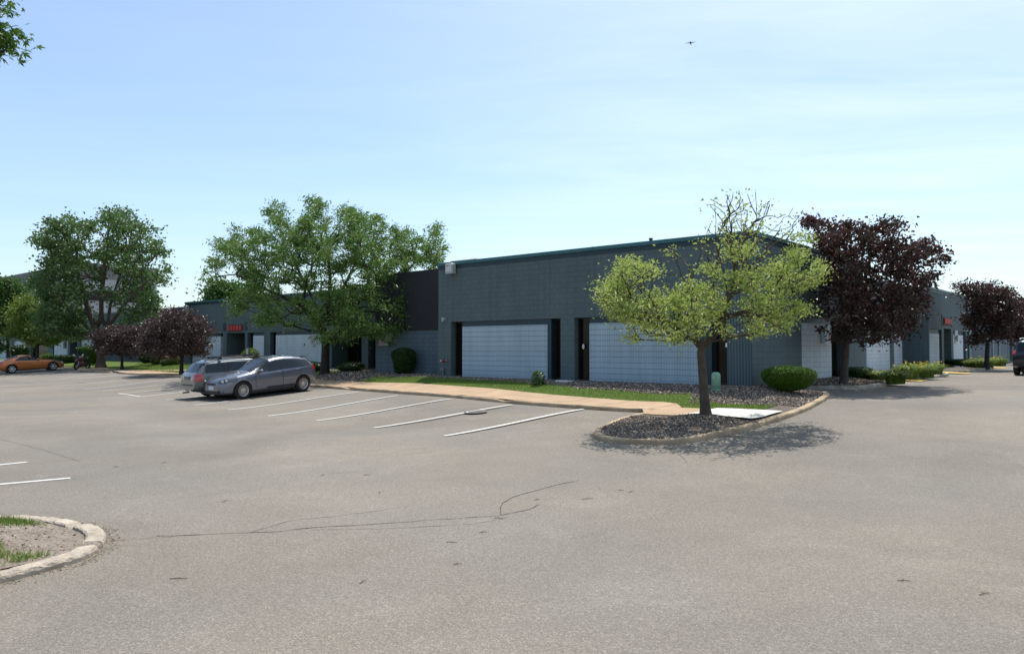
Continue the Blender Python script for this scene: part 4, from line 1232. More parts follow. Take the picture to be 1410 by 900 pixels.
# small yellow green tree and green tree at left
Y7 = 68
b7 = [(25, 430, 14), (40, 420, 14), (30, 450, 14), (55, 445, 16), (75, 445, 14), (95, 430, 8), (90, 450, 12), (70, 465, 10), (45, 465, 10), (20, 460, 8), (102, 460, 6)]
b = np.array([*at(51, 498, Y7)[:2], .45])
tree('shade_tree', 'small yellow green tree behind the orange coupe', b, b7, Y7, .14, at(52, 475, Y7), L_lt, bark_d, natt=260, nleaf=55, lsize=.22, sig=.5, depth=.8, elong=.7, rt=.015)
Y8 = 76
b8 = [(-10, 400, 22), (15, 395, 14), (30, 400, 12), (10, 420, 16), (-15, 440, 24), (5, 450, 16), (35, 415, 8), (-10, 475, 16)]
b = np.array([*at(13, 496, Y8)[:2], .45])
tree('shade_tree', 'bright green tree at the extreme left edge behind the yellow green one', b, b8, Y8, .18, at(11, 478, Y8), L_grn, bark_d, natt=260, nleaf=55, lsize=.25, sig=.55, depth=.7, elong=.7, rt=.015)
# crabapples with bronze leaves
cg = 'bronze leaved crabapples on the left lawn'
Y9 = 55
b9 = [(140, 468, 8), (155, 460, 12), (170, 458, 12), (188, 458, 10), (165, 470, 12), (185, 472, 10), (198, 468, 7), (150, 475, 8), (205, 462, 6), (135, 476, 6), (145, 482, 6), (175, 483, 8), (195, 480, 8), (160, 484, 7), (210, 472, 8), (132, 462, 6)]
b = np.array([*at(168, 503, Y9)[:2], 0]); b[2] = land(b[0], b[1])
tree('crabapple_tree', 'smaller bronze leaved crabapple on the lawn, nearest the cottonwood trunk', b, b9, Y9, .10, at(168, 480, Y9), L_crab, bark_d, natt=240, nleaf=48, lsize=.16, sig=.32, depth=.8, elong=.6, rt=.01, group=cg)
Y10 = 46
b10 = [(215, 450, 12), (235, 438, 12), (255, 435, 10), (270, 445, 10), (225, 465, 14), (245, 460, 16), (265, 462, 12), (275, 475, 8), (210, 475, 8), (235, 478, 10), (255, 475, 8), (282, 485, 4), (230, 432, 6), (205, 462, 10), (200, 478, 8), (218, 486, 8), (270, 482, 8), (280, 470, 8), (240, 488, 6), (285, 455, 6)]
b = np.array([*at(250, 507, Y10)[:2], 0]); b[2] = land(b[0], b[1])
tree('crabapple_tree', 'larger bronze leaved crabapple just left of the silver wagon', b, b10, Y10, .11, at(250, 478, Y10), L_crab, bark_d, natt=330, nleaf=50, lsize=.14, sig=.30, depth=.8, elong=.6, rt=.01, group=cg)
# tree beyond the left wing roof
Y11 = 95
b11 = [(297, 405, 8), (310, 400, 10), (322, 405, 8), (305, 415, 10), (340, 410, 10)]
tree('shade_tree', 'green treetop showing over the roof of the left wing', (at(310, 480, Y11)[0], Y11, .3), b11, Y11, .3, at(310, 440, Y11), L_grn, bark_d, natt=90, nleaf=90, lsize=.4, sig=.9, depth=1.0, elong=.7, rt=.03, step=.6)
# maple whose branch hangs in from the upper left
Y12 = 10.2
b12 = [(-8, 14, 16), (8, 42, 11), (-8, 52, 14), (6, 68, 8), (-28, 10, 26), (-30, 50, 30), (-60, 20, 40), (-90, 70, 40), (-60, 90, 30), (-110, 120, 50), (-170, 60, 60), (-170, 140, 60), (-230, 100, 60), (-120, 0, 50), (12, 4, 6), (-26, 80, 10)]
b = np.array([-9.6, 10.4, -.15])
tree('maple_tree', 'green maple branch hanging into the view at the upper left corner', b, b12, Y12, .15, (-9.5, 10.4, 2.0), L_mpl, bark_g, natt=420, nleaf=30, lsize=.095, sig=.15, depth=.42, rt=.006, droop=.7, lobes=5)


# ------------------------------------------------------------------ shrubs
def shrub(name, label, pos, rx, ry, h, mat, shape='ball', n=2600, ls=.05, elong=.4, lift=.0, core=.86, group=None, stem=0., flowers=0, upb=.6, blades=False, rough=.06):
    root = empty(name, pos, 0, label=label, cat='shrub' if not flowers else 'flowers', group=group)
    def prof(t):        # radius factor at height fraction t
        if shape == 'ball': return math.sqrt(max(0, 1 - (2 * t - 1) ** 2))
        if shape == 'disc': return (max(0, 1 - abs(2 * (t ** .8) - 1) ** 2.6)) ** .5 * (.52 + .52 * t)
        if shape == 'block': return .80 + .25 * t if t < .93 else max(.0, (1 - t) / .07) ** .4 * 1.02
        if shape == 'egg': return math.sqrt(max(0, 1 - (2 * t - 1) ** 4)) * (.75 + .3 * t)
        return 1
    if blades:
        k = n; a = rng.uniform(0, 2 * math.pi, k); r0 = rng.uniform(0, 1, k) ** .5
        x0 = np.cos(a) * r0 * rx * .7; y0 = np.sin(a) * r0 * ry * .7
        out = np.stack([np.cos(a), np.sin(a)], -1) + rng.normal(size=(k, 2)) * .5
        hh = h * rng.uniform(.6, 1.05, k) * (1 - .25 * r0); sp = rng.uniform(.15, .5, k) * h
        s = np.stack([-out[:, 1], out[:, 0]], -1); s /= np.linalg.norm(s, axis=1)[:, None]; wdt = .012 * rng.uniform(.7, 1.5, k)
        V_ = []
        for t, hf, wf in ((0, 0, 1), (.45, .72, 1), (.8, .98, .7), (1.15, .86, .1)):
            c = np.stack([x0 + out[:, 0] * sp * t * t, y0 + out[:, 1] * sp * t * t, hh * hf], -1)
            ww = np.concatenate([s * (wdt * wf)[:, None], np.zeros((k, 1))], 1)
            V_ += [c - ww, c + ww]
        V_ = np.stack(V_, 1); base_ = np.arange(k)[:, None] * 8
        F_ = np.concatenate([base_ + np.array([[2 * i, 2 * i + 1, 2 * i + 3, 2 * i + 2]]) for i in range(3)], 0)
        mesh_arr('foliage', V_.reshape(-1, 3), F_, mat, root)
        if flowers:
            V2 = []; F2 = []
            for i in range(flowers):
                aa = random.uniform(0, 6.28); rr = random.uniform(0, 1) ** .5
                c = np.array([math.cos(aa) * rr * rx * .95, math.sin(aa) * rr * ry * .95, h * random.uniform(.62, 1.10)])
                nrm = Vector(rng.normal(size=3) + np.array([0, -1.0, 1.2])).normalized(); e = nrm.orthogonal().normalized(); g = nrm.cross(e)
                b0 = len(V2); V2.append(tuple(c - np.array(nrm) * .02))
                for q in range(10):
                    t = q * math.pi / 5; rr2 = .055 if q % 2 == 0 else .025
                    V2.append(tuple(c + np.array(e) * math.cos(t) * rr2 + np.array(g) * math.sin(t) * rr2 + np.array(nrm) * .012))
                F2 += [(b0, b0 + 1 + q, b0 + 1 + (q + 1) % 10) for q in range(10)]
            mesh_arr('blossom', V2, F2, petal, root)
        return root
    # core
    nt_, na = 12, 22; vs = []; fs = []
    ph = rng.uniform(0, 6, 4)
    def wob(t, a): return 1 + rough * (math.sin(3 * a + ph[0] + 2 * t) + .7 * math.sin(5 * a + ph[1] + 5 * t) + .5 * math.sin(9 * t + ph[2] + a))
    for i in range(nt_ + 1):
        t = .02 + .96 * i / nt_
        for j in range(na):
            a = 2 * math.pi * j / na; f = prof(t) * core * wob(t, a); vs.append((math.cos(a) * rx * f, math.sin(a) * ry * f, lift + stem + h * (.5 + (t - .5) * core)))
    for i in range(nt_):
        for j in range(na): fs.append((i * na + j, i * na + (j + 1) % na, (i + 1) * na + (j + 1) % na, (i + 1) * na + j))
    fs.append(list(range(na - 1, -1, -1))); fs.append([nt_ * na + j for j in range(na)])
    m = MB(); m.add(vs, fs, 0, True); m.build('inner_growth', mat, root)
    P = []; Dr = []
    for i in range(n):
        t = random.random(); a = random.uniform(0, 6.283)
        if shape in ('block', 'disc') and random.random() < .35: t = random.uniform(.9, 1) if shape == 'block' else random.uniform(.72, 1)
        cap_ = shape == 'block' and t > .93
        f = prof(t) * wob(t, a) * (random.uniform(.84, 1.03) if not cap_ else math.sqrt(random.random()))
        P.append((math.cos(a) * rx * f, math.sin(a) * ry * f, lift + stem + h * t)); Dr.append((math.cos(a), math.sin(a), (t - .4) * 1.6))
    V_, F_ = leaves(np.array(P), ls, elong, upb, .4, np.array(Dr))
    mesh_arr('foliage', V_, F_, mat, root)
    m = MB()
    for k in range(3):
        a = k * 2.1; m.tube([(math.cos(a) * .03, math.sin(a) * .03, -.02), (math.cos(a) * rx * .2, math.sin(a) * ry * .2, lift + stem + h * .35)], [.03, .018], 6)
    m.build('stem', bark_d, root)
    return root


def gpos(px, py, dz=-.02):
    p = GL(px, py); return (p[0], p[1], p[2] + dz)


ppos = gpos(1086, 541)
shrub('yew_shrub', 'low wide clipped green yew at the building corner', ppos, 1.0, .9, .74, L_yew, 'disc', 16000, .060, .30, lift=.10, rough=.025, upb=.6, core=.78)
shrub('arborvitae_shrub', 'dark upright clipped shrub against the recessed blue wall', (*W2(u_at(556, .72), .72), .44), .60, .55, 1.28, L_arb, 'egg', 7000, .085, .35, lift=.02, core=.8)
shrub('sapling', 'little green volunteer plant at the foot of the first pale bay', gpos(741, 530.5), .24, .24, .52, L_grn, 'ball', 260, .11, .5, core=.3)
shrub('globe_shrub', 'round light green shrub behind the silver wagon by the door', gpos(345, 508), .62, .6, 1.35, L_lt, 'ball', 2400, .09, .5)
shrub('low_shrub', 'low spreading dark shrub behind the tail of the grey hatchback', gpos(430, 512), .75, .6, .62, L_arb, 'ball', 1800, .09, .3, rough=.12)
shrub('low_shrub', 'low dark shrub in front of the shaded glass entrance, right of the locust trunk', gpos(484, 511.5), .8, .6, .55, L_arb, 'ball', 1800, .09, .35, rough=.12)
shrub('block_shrub', 'clipped squarish green shrub beside the cottonwood trunk', gpos(124, 503), 1.15, 1.0, 1.75, L_grn, 'block', 3600, .13, .5)
shrub('yellow_shrub', 'taller yellow green shrub between the two crabapples', gpos(216, 502), .62, .6, 1.15, L_lt, 'egg', 1500, .13, .5, rough=.12)
shrub('yellow_shrub', 'smaller round yellow green shrub left of the larger crabapple trunk', gpos(239, 502.5), .48, .45, .75, L_lt, 'ball', 1000, .11, .5, rough=.12)
shrub('dark_shrub', 'dark green shrub behind the taller yellow green one', gpos(203, 499.5), .7, .6, 1.0, L_arb, 'ball', 1200, .13, .5)
shrub('dark_shrub', 'low green shrub between the two yellow green shrubs', gpos(228, 503.5), .4, .4, .5, L_grn, 'ball', 700, .1, .5)
shrub('low_hedge', 'low dark hedge below the small dark door left of the motorcycle', gpos(88, 500), 1.9, .8, .8, L_arb, 'block', 2400, .15, .5)
shrub('yellow_shrub', 'small pale shrub behind the nose of the orange coupe', gpos(66, 499.5), .8, .7, .95, L_lt, 'ball', 1200, .15, .5)
shrub('dark_shrub', 'round dark shrub before the pale panel behind the coupe roof', gpos(27, 499), 1.0, .8, 1.6, L_arb, 'egg', 1400, .16, .5, stem=.3)
shrub('low_shrub', 'dark mounded shrub under the big maroon maple', gpos(1182, 521), .62, .5, .48, L_arb, 'egg', 2600, .06, .4)
shrub('low_hedge', 'low dark green hedge in the far side bed before the second red sign', gpos(1323, 503.5), .95, 1.3, .45, L_arb, 'block', 2200, .09, .4)
lg = 'daylily clumps in the side beds'
for (a, b_, rx, h, fl, lab) in ((1208, 524, .42, .48, 0, 'green grassy clump without flowers beside the dark shrub'), (1233, 527.5, .45, .55, 0, 'taller green grassy clump next to the kerb end before the first yellow ramp'),
                               (1250, 520, .60, .66, 26, 'yellow flowering daylily clump, leftmost of the middle bed'), (1270, 519, .62, .64, 34, 'yellow flowering daylily clump in the centre of the middle bed'), (1283, 515.5, .62, .62, 24, 'yellow flowering daylily clump at the far end of the middle bed'),
                               (1341, 505.5, .62, .55, 14, 'yellow flowering daylily clump next to the low hedge'), (1354, 506, .75, .66, 26, 'yellow flowering daylily clump under the second maroon maple'), (1371, 503.5, .80, .66, 18, 'daylily clump at the end of the far bed by the yellow ramp')):
    shrub('daylily', lab, gpos(a, b_), rx, rx, h, L_lily, n=900, flowers=int(fl * 1.1), blades=True, group=lg)
    COL.objects[-1]

# ------------------------------------------------------------------ ground litter and grass
def inpoly(poly, n):
    poly = np.asarray(poly)[:, :2]; x0, y0 = poly.min(0); x1, y1 = poly.max(0); out = []
    px, py = poly[:, 0], poly[:, 1]; qx, qy = np.roll(px, -1), np.roll(py, -1)
    while len(out) < n:
        X = rng.uniform(x0, x1, 4000); Yy = rng.uniform(y0, y1, 4000)
        c = ((py[:, None] > Yy) != (qy[:, None] > Yy)) & (X < (qx - px)[:, None] * (Yy - py[:, None]) / np.where(qy == py, 1e-9, qy - py)[:, None] + px[:, None])
        k = c.sum(0) % 2 == 1; out += list(zip(X[k], Yy[k]))
    return np.array(out[:n])


def chips(name, poly, n, size, fn, mat, label, zoff=.01, cat='mulch'):
    P2 = inpoly(poly, n); Z = np.array([fn(x, y) for x, y in P2]) + zoff
    c = np.column_stack([P2, Z])
    base_ = np.array([(-1, -1, -1), (1, -1, -1), (1, 1, -1), (-1, 1, -1), (-1, -1, 1), (1, -1, 1), (1, 1, 1), (-1, 1, 1)], float)
    S = np.stack([size * rng.uniform(.5, 1.6, n), size * rng.uniform(.25, .7, n), size * rng.uniform(.12, .35, n)], -1) * .5
    q = rng.normal(size=(n, 4)); q[:, 1:3] *= .35; q /= np.linalg.norm(q, axis=1)[:, None]
    w_, x, y, z = q.T
    Rm = np.stack([1 - 2 * (y * y + z * z), 2 * (x * y - z * w_), 2 * (x * z + y * w_), 2 * (x * y + z * w_), 1 - 2 * (x * x + z * z), 2 * (y * z - x * w_), 2 * (x * z - y * w_), 2 * (y * z + x * w_), 1 - 2 * (x * x + y * y)], -1).reshape(-1, 3, 3)
    V_ = (base_[None] * S[:, None] * (1 + rng.uniform(-.25, .25, (n, 8, 3)))) @ Rm.transpose(0, 2, 1) + c[:, None]
    f = np.array([(0, 3, 2, 1), (4, 5, 6, 7), (0, 1, 5, 4), (1, 2, 6, 5), (2, 3, 7, 6), (3, 0, 4, 7)])
    F_ = (np.arange(n)[:, None, None] * 8 + f[None]).reshape(-1, 4)
    return mesh_arr(name, V_.reshape(-1, 3), F_, mat, label=label, kind='stuff')


def grass(name, poly, n, h, fn, mat, label, keep=None, wd=.006):
    P2 = inpoly(poly, n)
    if keep is not None: P2 = P2[[keep(x, y) for x, y in P2]]; n = len(P2)
    Z = np.array([fn(x, y) for x, y in P2])
    c = np.column_stack([P2, Z]); a = rng.uniform(0, 6.28, n); hh = h * rng.uniform(.5, 1.4, n)
    s = np.stack([np.cos(a), np.sin(a), a * 0], -1) * wd
    b = np.stack([rng.normal(size=n) * .4, rng.normal(size=n) * .4, np.ones(n)], -1) * hh[:, None]
    V_ = np.stack([c - s, c + s, c + b], 1).reshape(-1, 3)
    return mesh_arr(name, V_, np.arange(3 * n).reshape(-1, 3), mat, label=label, kind='stuff')


# island between kerb and sidewalk
isl = inset(smooth_line(resample(k_island, .22), 6), .17)
vk0 = float(vkerb(0.3))
uvi = np.array([UV(*p) for p in isl]); keep_i = uvi[:, 1] < vk0 + .02
islp = isl[keep_i]
chips('mulch', islp, 11000, .052, land, chipm, 'dark brown wood and rock chips around the yellow green tree')
bedA = strip(-2.0, 20.5, 3.35, 3.4, 40, .1)
def bedpoly(u0, u1, a0, vb):
    lo = [W2(u, float(vkerb(u)) + a0) for u in np.linspace(u0, u1, 30)]; return np.array(lo + [W2(u1, vb), W2(u0, vb)])
chips('mulch', bedpoly(-1.9, 14.1, 3.2, -.05), 13000, .065, land, chipm, 'brown mulch chips along the foot of the corner building')
chips('mulch', bedpoly(17.3, 23, 2.1, 3.5), 6000, .08, land, chipm, 'brown mulch chips under the locust tree')
chips('mulch', bedpoly(14.2, 17.4, 3.3, 1.35), 1500, .09, land, chipm, 'brown mulch chips before the recessed blue wall')
chips('mulch', inset(outer2, .2), 3600, .09, land, chipm, 'brown mulch chips under the big maroon maple')
chips('mulch', inset(outer3, .2), 2000, .10, land, chipm, 'mulch chips in the middle side bed')
_in = inset(outer1, .2); _uv = np.array([UV(*p) for p in _in]); _k = (_uv[:, 0] < -.9) & (_uv[:, 1] > -3.1)
tipP = np.vstack([_in[_k], np.array([W2(-.05, 2.0), W2(-.05, -.1), W2(-.3, -1.9), W2(-1.8, -2.0), W2(-2.0, -2.9)])]) if _k.sum() > 3 else np.array([W2(-2.35, -2.9), W2(-1.9, 1.0), W2(-1.5, 1.9), W2(-.1, 2.0), W2(-.05, -.1), W2(-.3, -2.0)])
chips('mulch', tipP, 6000, .06, land, chipm, 'pale brown chips around the clipped yew')
grass('grass', lawn1, 26000, .055, land, L_gras, 'narrow strip of mown green grass behind the sidewalk', wd=.008)
grass('grass', lawn2, 24000, .07, land, L_gras, 'mown green lawn around the crabapples', wd=.015)
def patchy(x, y): return math.sin(x * 3.3 + 1) + math.sin(y * 4.1 + x * 1.7) + random.uniform(-.6, .6) > .35 or x < -5.6 and random.random() < .6
grass('grass', inset(outer5, -.26), 26000, .06, land5, L_gras, 'patchy grass on the near kerbed island at the lower left', patchy, .004)
chips('litter', inset(outer5, -.25), 260, .022, land5, chipm, 'scraps of bark and debris on the bare soil of the near island', .004)
# dry litter gathered along the kerb feet
lit = []
for P, s in ((outer5, 1), (outer1[40:], -1)):
    n_ = normals2(P) * s
    for i in range(0, len(P)):
        for _ in range(6 if s == 1 else 2):
            d_ = abs(rng.normal()) * .05 + .01; p = P[i] + n_[i] * d_ + rng.normal(size=2) * .05; lit.append((p[0], p[1], float(zg(*p)) + .01))
V_, F_ = leaves(np.array(lit), .03, .5, 2.0); mesh_arr('leaf_litter', V_, F_, L_dry, label='dry leaf scraps gathered along the foot of the kerbs', kind='stuff')

# ------------------------------------------------------------------ small things outdoors
p = gpos(986, 538.5); o = empty('utility_pedestal', p, ROT, label='pale green rounded utility pedestal beside the dark window', cat='utility box')
m = MB(); m.lathe([(.0, .60), (.07, .595), (.12, .56), (.135, .51), (.135, .0), (0, 0)], n=20); m.build('cover', pedm, o)
m = MB(); m.lathe([(.14, .10), (.145, .10), (.145, .0), (.14, 0)], n=20); m.build('collar', simple('pedestal_base', (.12, .26, .18), .6), o)
m = MB(); m.box(-.04, .04, -.143, -.134, .42, .47); m.build('latch', greybox, o)
p = gpos(776, 526.5); o = empty('splash_block', p, ROT, label='small white concrete splash block at the foot of the dark pier', cat='splash block')
m = MB(); m.bbox(-.28, .28, -.16, .16, 0, .10, .015); m.box(-.22, .22, -.165, -.155, .05, .09); m.build('block', white_m, o)
p = gpos(341, 512); o = empty('accessible_parking_sign', (p[0], p[1], p[2]), ROT, label='narrow green and white parking sign on a post behind the wagon roof', cat='sign')
m = MB(); m.box(-.025, .025, -.02, .02, 0, 1.5); m.build('post', greybox, o)
m = MB(); m.bbox(-.13, .13, -.045, -.022, .92, 1.48, .01); m.build('sign_plate', simple('sign_green', (.05, .22, .18), .5), o)
m = MB(); m.box(-.10, .10, -.05, -.0455, .96, 1.44); m.build('sign_face', simple('sign_pale', (.55, .68, .70), .5), o)
# bird
o = empty('bird', at(951, 60, 34), R(70), label='dark bird gliding high in the sky', cat='bird')
m = MB(); m.tube([(-.16, 0, 0), (-.10, 0, .005), (0, 0, .01), (.09, 0, .01), (.14, 0, .0), (.17, 0, -.005)], [.006, .028, .035, .026, .018, .003], 8)
for s in (-1, 1):
    m.add([(.06, 0, .02), (.03, s * .14, .05), (-.02, s * .28, .02), (-.05, s * .26, .015), (-.05, s * .12, .035), (-.04, 0, .015), (.06, 0, .012), (.03, s * .14, .042), (-.02, s * .28, .017), (-.05, s * .26, .010), (-.05, s * .12, .027), (-.04, 0, .008)],
          [(0, 1, 4, 5), (1, 2, 3, 4), (6, 11, 10, 7), (7, 10, 9, 8), (0, 6, 7, 1), (1, 7, 8, 2), (5, 4, 10, 11), (4, 3, 9, 10)])
m.add([(-.12, -.01, .01), (-.12, .01, .01), (-.22, .035, .005), (-.22, -.035, .005), (-.12, -.01, 0), (-.12, .01, 0), (-.22, .035, 0), (-.22, -.035, 0)], [(0, 1, 2, 3), (4, 7, 6, 5), (0, 3, 7, 4), (1, 5, 6, 2), (2, 6, 7, 3)])
m.build('body', blackp, o)


# ------------------------------------------------------------------ vehicles
def interp(tab, x): return float(np.interp(x, [t[0] for t in tab], [t[1] for t in tab]))


def wheel(root, x, y, r, wd, spokes, rimc=rimm):
    s = 1 if y > 0 else -1
    wo_ = link('wheel', None, root) if False else empty('wheel', (x, y, r)); wo_.parent = root
    m = MB(); h = wd / 2
    m.lathe([(r * .66, -h), (r * .9, -h), (r * .98, -h * .75), (r, -h * .4), (r, h * .4), (r * .98, h * .75), (r * .9, h), (r * .66, h)], 'y', n=32, closed=True); m.build('tyre', tyrem, wo_)
    m = MB(); o_ = s * h * .8
    m.lathe([(r * .67, -h * .9), (r * .69, o_ + s * .01), (r * .62, o_ + s * .012), (r * .60, o_ - s * .05)], 'y', n=32)
    m.lathe([(0, o_), (r * .13, o_), (r * .16, o_ - s * .03)], 'y', n=16)
    for k in range(spokes):
        t = 2 * math.pi * k / spokes; c, sn = math.cos(t), math.sin(t); w0 = r * min(.10, .45 / spokes); w1 = r * min(.13, .5 / spokes + .008)
        a = [(c * r * .10 - sn * w0, sn * r * .10 + c * w0), (c * r * .10 + sn * w0, sn * r * .10 - c * w0), (c * r * .63 + sn * w1, sn * r * .63 - c * w1), (c * r * .63 - sn * w1, sn * r * .63 + c * w1)]
        m.add([(p[0], o_ - s * .006, p[1]) for p in a] + [(p[0], o_ - s * .03, p[1]) for p in a], [(0, 1, 2, 3), (4, 7, 6, 5), (0, 4, 5, 1), (1, 5, 6, 2), (2, 6, 7, 3), (3, 7, 4, 0)])
    m.build('rim', rimc, wo_)
    m = MB(); m.lathe([(0, o_ - s * .07), (r * .62, o_ - s * .07)], 'y', n=24); m.build('spoke_shade_disc', blackp, wo_)  # black backing disc, its colour stands for the shade between spokes
    return wo_


def car(name, label, loc, rz, S):
    """S: dict of profiles; x runs from the nose (0) to the tail (L); y to the car's sides"""
    root = empty(name, loc, rz, label=label, cat=S.get('cat', 'car'))
    L_, Wh = S['L'], S['W'] / 2; x_off = L_ / 2
    nx = 110; xs = np.linspace(0, 1, nx); xs = (xs + .018 * 0) * L_
    # denser at the ends
    xs = L_ * (.5 - .5 * np.cos(np.pi * np.linspace(0, 1, nx))) * .45 + xs * .55
    segN = [2, 2, 3, 4, 3, 9, 3, 7]
    rows = []
    for x in xs:
        zt, zb, zbel = interp(S['top'], x), interp(S['bot'], x), interp(S['belt'], x)
        zbel = min(zbel, zt - .035)
        w_ = interp(S['plan'], x) * Wh; cab = np.clip((zt - zbel) / .40, 0, 1)
        wr = w_ * (.86 - (.86 - S['roofw']) * cab)
        pts = [(0, zb), (w_ * .84, zb), (w_ * .955, zb + .07), (w_, zb + (zbel - zb) * .52), (w_ * .992, zbel - .10), (w_ * .955, zbel), (wr + .03 * cab + .02, zt - .02 - .10 * cab), (wr - .06, zt - .012 - .01 * cab), (0, zt + .015 * cab + .012)]
        ring = []
        for k in range(len(pts) - 1):
            for q in range(segN[k]):
                t = q / segN[k]; ring.append((pts[k][0] * (1 - t) + pts[k + 1][0] * t, pts[k][1] * (1 - t) + pts[k + 1][1] * t))
        ring.append(pts[-1]); rows.append(ring)
    Rr = np.array(rows)
    for _ in range(2):
        Rr[:, 1:-1] = (Rr[:, :-2] + 2 * Rr[:, 1:-1] + Rr[:, 2:]) / 4
    for _ in range(2):
        Rr[1:-1] = (Rr[:-2] + 2 * Rr[1:-1] + Rr[2:]) / 4
    nr = Rr.shape[1]
    segid = [k for k in range(8) for _ in range(segN[k])]
    X = np.repeat(xs[:, None], nr, 1) - x_off
    half = np.stack([X, Rr[..., 0], Rr[..., 1]], -1)
    # full ring: right (y<0) mirrored then left
    full = np.concatenate([half * np.array([1, -1, 1]), half[:, ::-1][:, 1:-1]], 1); nf = full.shape[1]
    V_ = full.reshape(-1, 3)
    fs = []
    for i in range(nx - 1):
        for j in range(nf):
            j2 = (j + 1) % nf; fs.append((i * nf + j, i * nf + j2, (i + 1) * nf + j2, (i + 1) * nf + j))
    me = bpy.data.meshes.new('body'); me.from_pydata([tuple(v) for v in V_], [], fs + [tuple(range(nf - 1, -1, -1)), tuple((nx - 1) * nf + j for j in range(nf))])
    me.materials.append(S['paint']); me.materials.append(blackp)
    for p in me.polygons:
        p.use_smooth = len(p.vertices) == 4
        if S.get('lower') and p.center.z < S['lower']: p.material_index = 1
    bm = bmesh.new(); bm.from_mesh(me); bmesh.ops.recalc_face_normals(bm, faces=bm.faces); bm.to_mesh(me); bm.free()
    body = link('body', me, root)
    # wheel arches
    for (wx, r) in S['wheels']:
        cm_ = MB(); cm_.lathe([(0, -1.3), (r * 1.13, -1.3), (r * 1.13, 1.3), (0, 1.3)], 'y', (wx - x_off, 0, r * 1.0), 40)
        inner = MB()
        co = cm_.build('arch_cutter', blackp); bm = bmesh.new(); bm.from_mesh(co.data); bmesh.ops.remove_doubles(bm, verts=bm.verts, dist=1e-4); bmesh.ops.recalc_face_normals(bm, faces=bm.faces); bm.to_mesh(co.data); bm.free()
        tmp = bpy.data.objects.new('arch_tmp', body.data.copy()); COL.objects.link(tmp)
        md = tmp.modifiers.new('b', 'BOOLEAN'); md.operation = 'DIFFERENCE'; md.object = co; md.solver = 'EXACT'
        try: md.material_mode = 'TRANSFER'
        except Exception: pass
        bpy.context.view_layer.update()
        dg = bpy.context.evaluated_depsgraph_get()
        nm = bpy.data.meshes.new_from_object(tmp.evaluated_get(dg))
        if len(nm.polygons) > 500: body.data = nm
        bpy.data.objects.remove(tmp); bpy.data.objects.remove(co)
        # dark well keeps the arch from showing through
        wl = MB(); wl.box(wx - x_off - r * 1.1, wx - x_off + r * 1.1, -Wh * .62, Wh * .62, r * .5, r * 2.05); wl.build('wheel_well', blackp, root)
        for sy in (-1, 1): wheel(root, wx - x_off, sy * (Wh - S['tw'] / 2 - .025), r, S['tw'], S['spokes'], S.get('rim', rimm))
    # glazing: patches of the skin lifted 5 mm
    nrm_len = .006
    def skin(name, test, mat, parent=root, lift=nrm_len, both=True, lab=None):
        m = MB(); res = None; split = name in ('window', 'headlight', 'tail_light')
        for sgn in ((-1, 1) if both else (1,)):
            if split: m = MB()
            vs = []; fs_ = []; ids = {}
            for i in range(nx - 1):
                for j in range(nr - 1):
                    c = (half[i, j] + half[i + 1, j] + half[i, j + 1] + half[i + 1, j + 1]) / 4
                    if test(c[0] + x_off, c[1], c[2], segid[j]):
                        q = []
                        for (a, b_) in ((i, j), (i, j + 1), (i + 1, j + 1), (i + 1, j)):
                            if (a, b_) not in ids:
                                t1 = half[min(a + 1, nx - 1), b_] - half[max(a - 1, 0), b_]; t2 = half[a, min(b_ + 1, nr - 1)] - half[a, max(b_ - 1, 0)]
                                n_ = np.cross(t1, t2); n_ = n_ / max(1e-9, np.linalg.norm(n_))
                                if n_[1] < 0 and half[a, b_][1] > .3: n_ = -n_
                                if half[a, b_][1] <= .3 and n_[2] < 0: n_ = -n_
                                p = half[a, b_] + n_ * lift; ids[(a, b_)] = len(vs); vs.append((p[0], p[1] * sgn, p[2]))
                            q.append(ids[(a, b_)])
                        fs_.append(q)
            if fs_: m.add(vs, fs_, 0, True)
            if split and m.f: res = m.build(name, mat, parent)
        if split or not m.f: return res
        res = m.build(name, mat, parent)
        bm = bmesh.new(); bm.from_mesh(res.data); bmesh.ops.remove_doubles(bm, verts=bm.verts, dist=.02); bm.to_mesh(res.data); bm.free()
        return res
    topz = max(t[1] for t in S['top'])
    for (w0, w1, side_poly) in S['side_glass']:
        lo, hi = side_poly
        for nm_, sg in (('window', 1),):
            skin('window_surround', lambda x, y, z, sid, w0=w0, w1=w1, lo=lo, hi=hi: w0(z) - .07 < x < w1(z) + .07 and sid in (3, 4, 5) and interp(S['belt'], x) - .01 < z < interp(S['top'], x) - hi + .02 and y > .3, blackp, lift=.003)
            skin('window', lambda x, y, z, sid, w0=w0, w1=w1, lo=lo, hi=hi: w0(z) < x < w1(z) and sid in (4, 5) and interp(S['belt'], x) + .015 < z < interp(S['top'], x) - hi and y > .3, cglass)
    a0, a1 = S['windshield']
    skin('windshield', lambda x, y, z, sid: a0 < x < a1 and (sid >= 6 or (sid == 5 and z > interp(S['top'], x) - .085)) and z > interp(S['belt'], x) - .02, cglass)
    a0, a1 = S['rear_glass']
    if S.get('rear_z'):
        rz0, rz1, yw = S['rear_z']
        skin('rear_window', lambda x, y, z, sid: x > a0 and rz0 < z < rz1 and y < yw and sid >= 4 and x < a1 + 9, cglass)
    else:
        skin('rear_window', lambda x, y, z, sid: a0 < x < a1 and sid >= 6, cglass)
    for (nm_, test, mt) in S.get('skins', []): skin(nm_, test, mt, lift=.008)
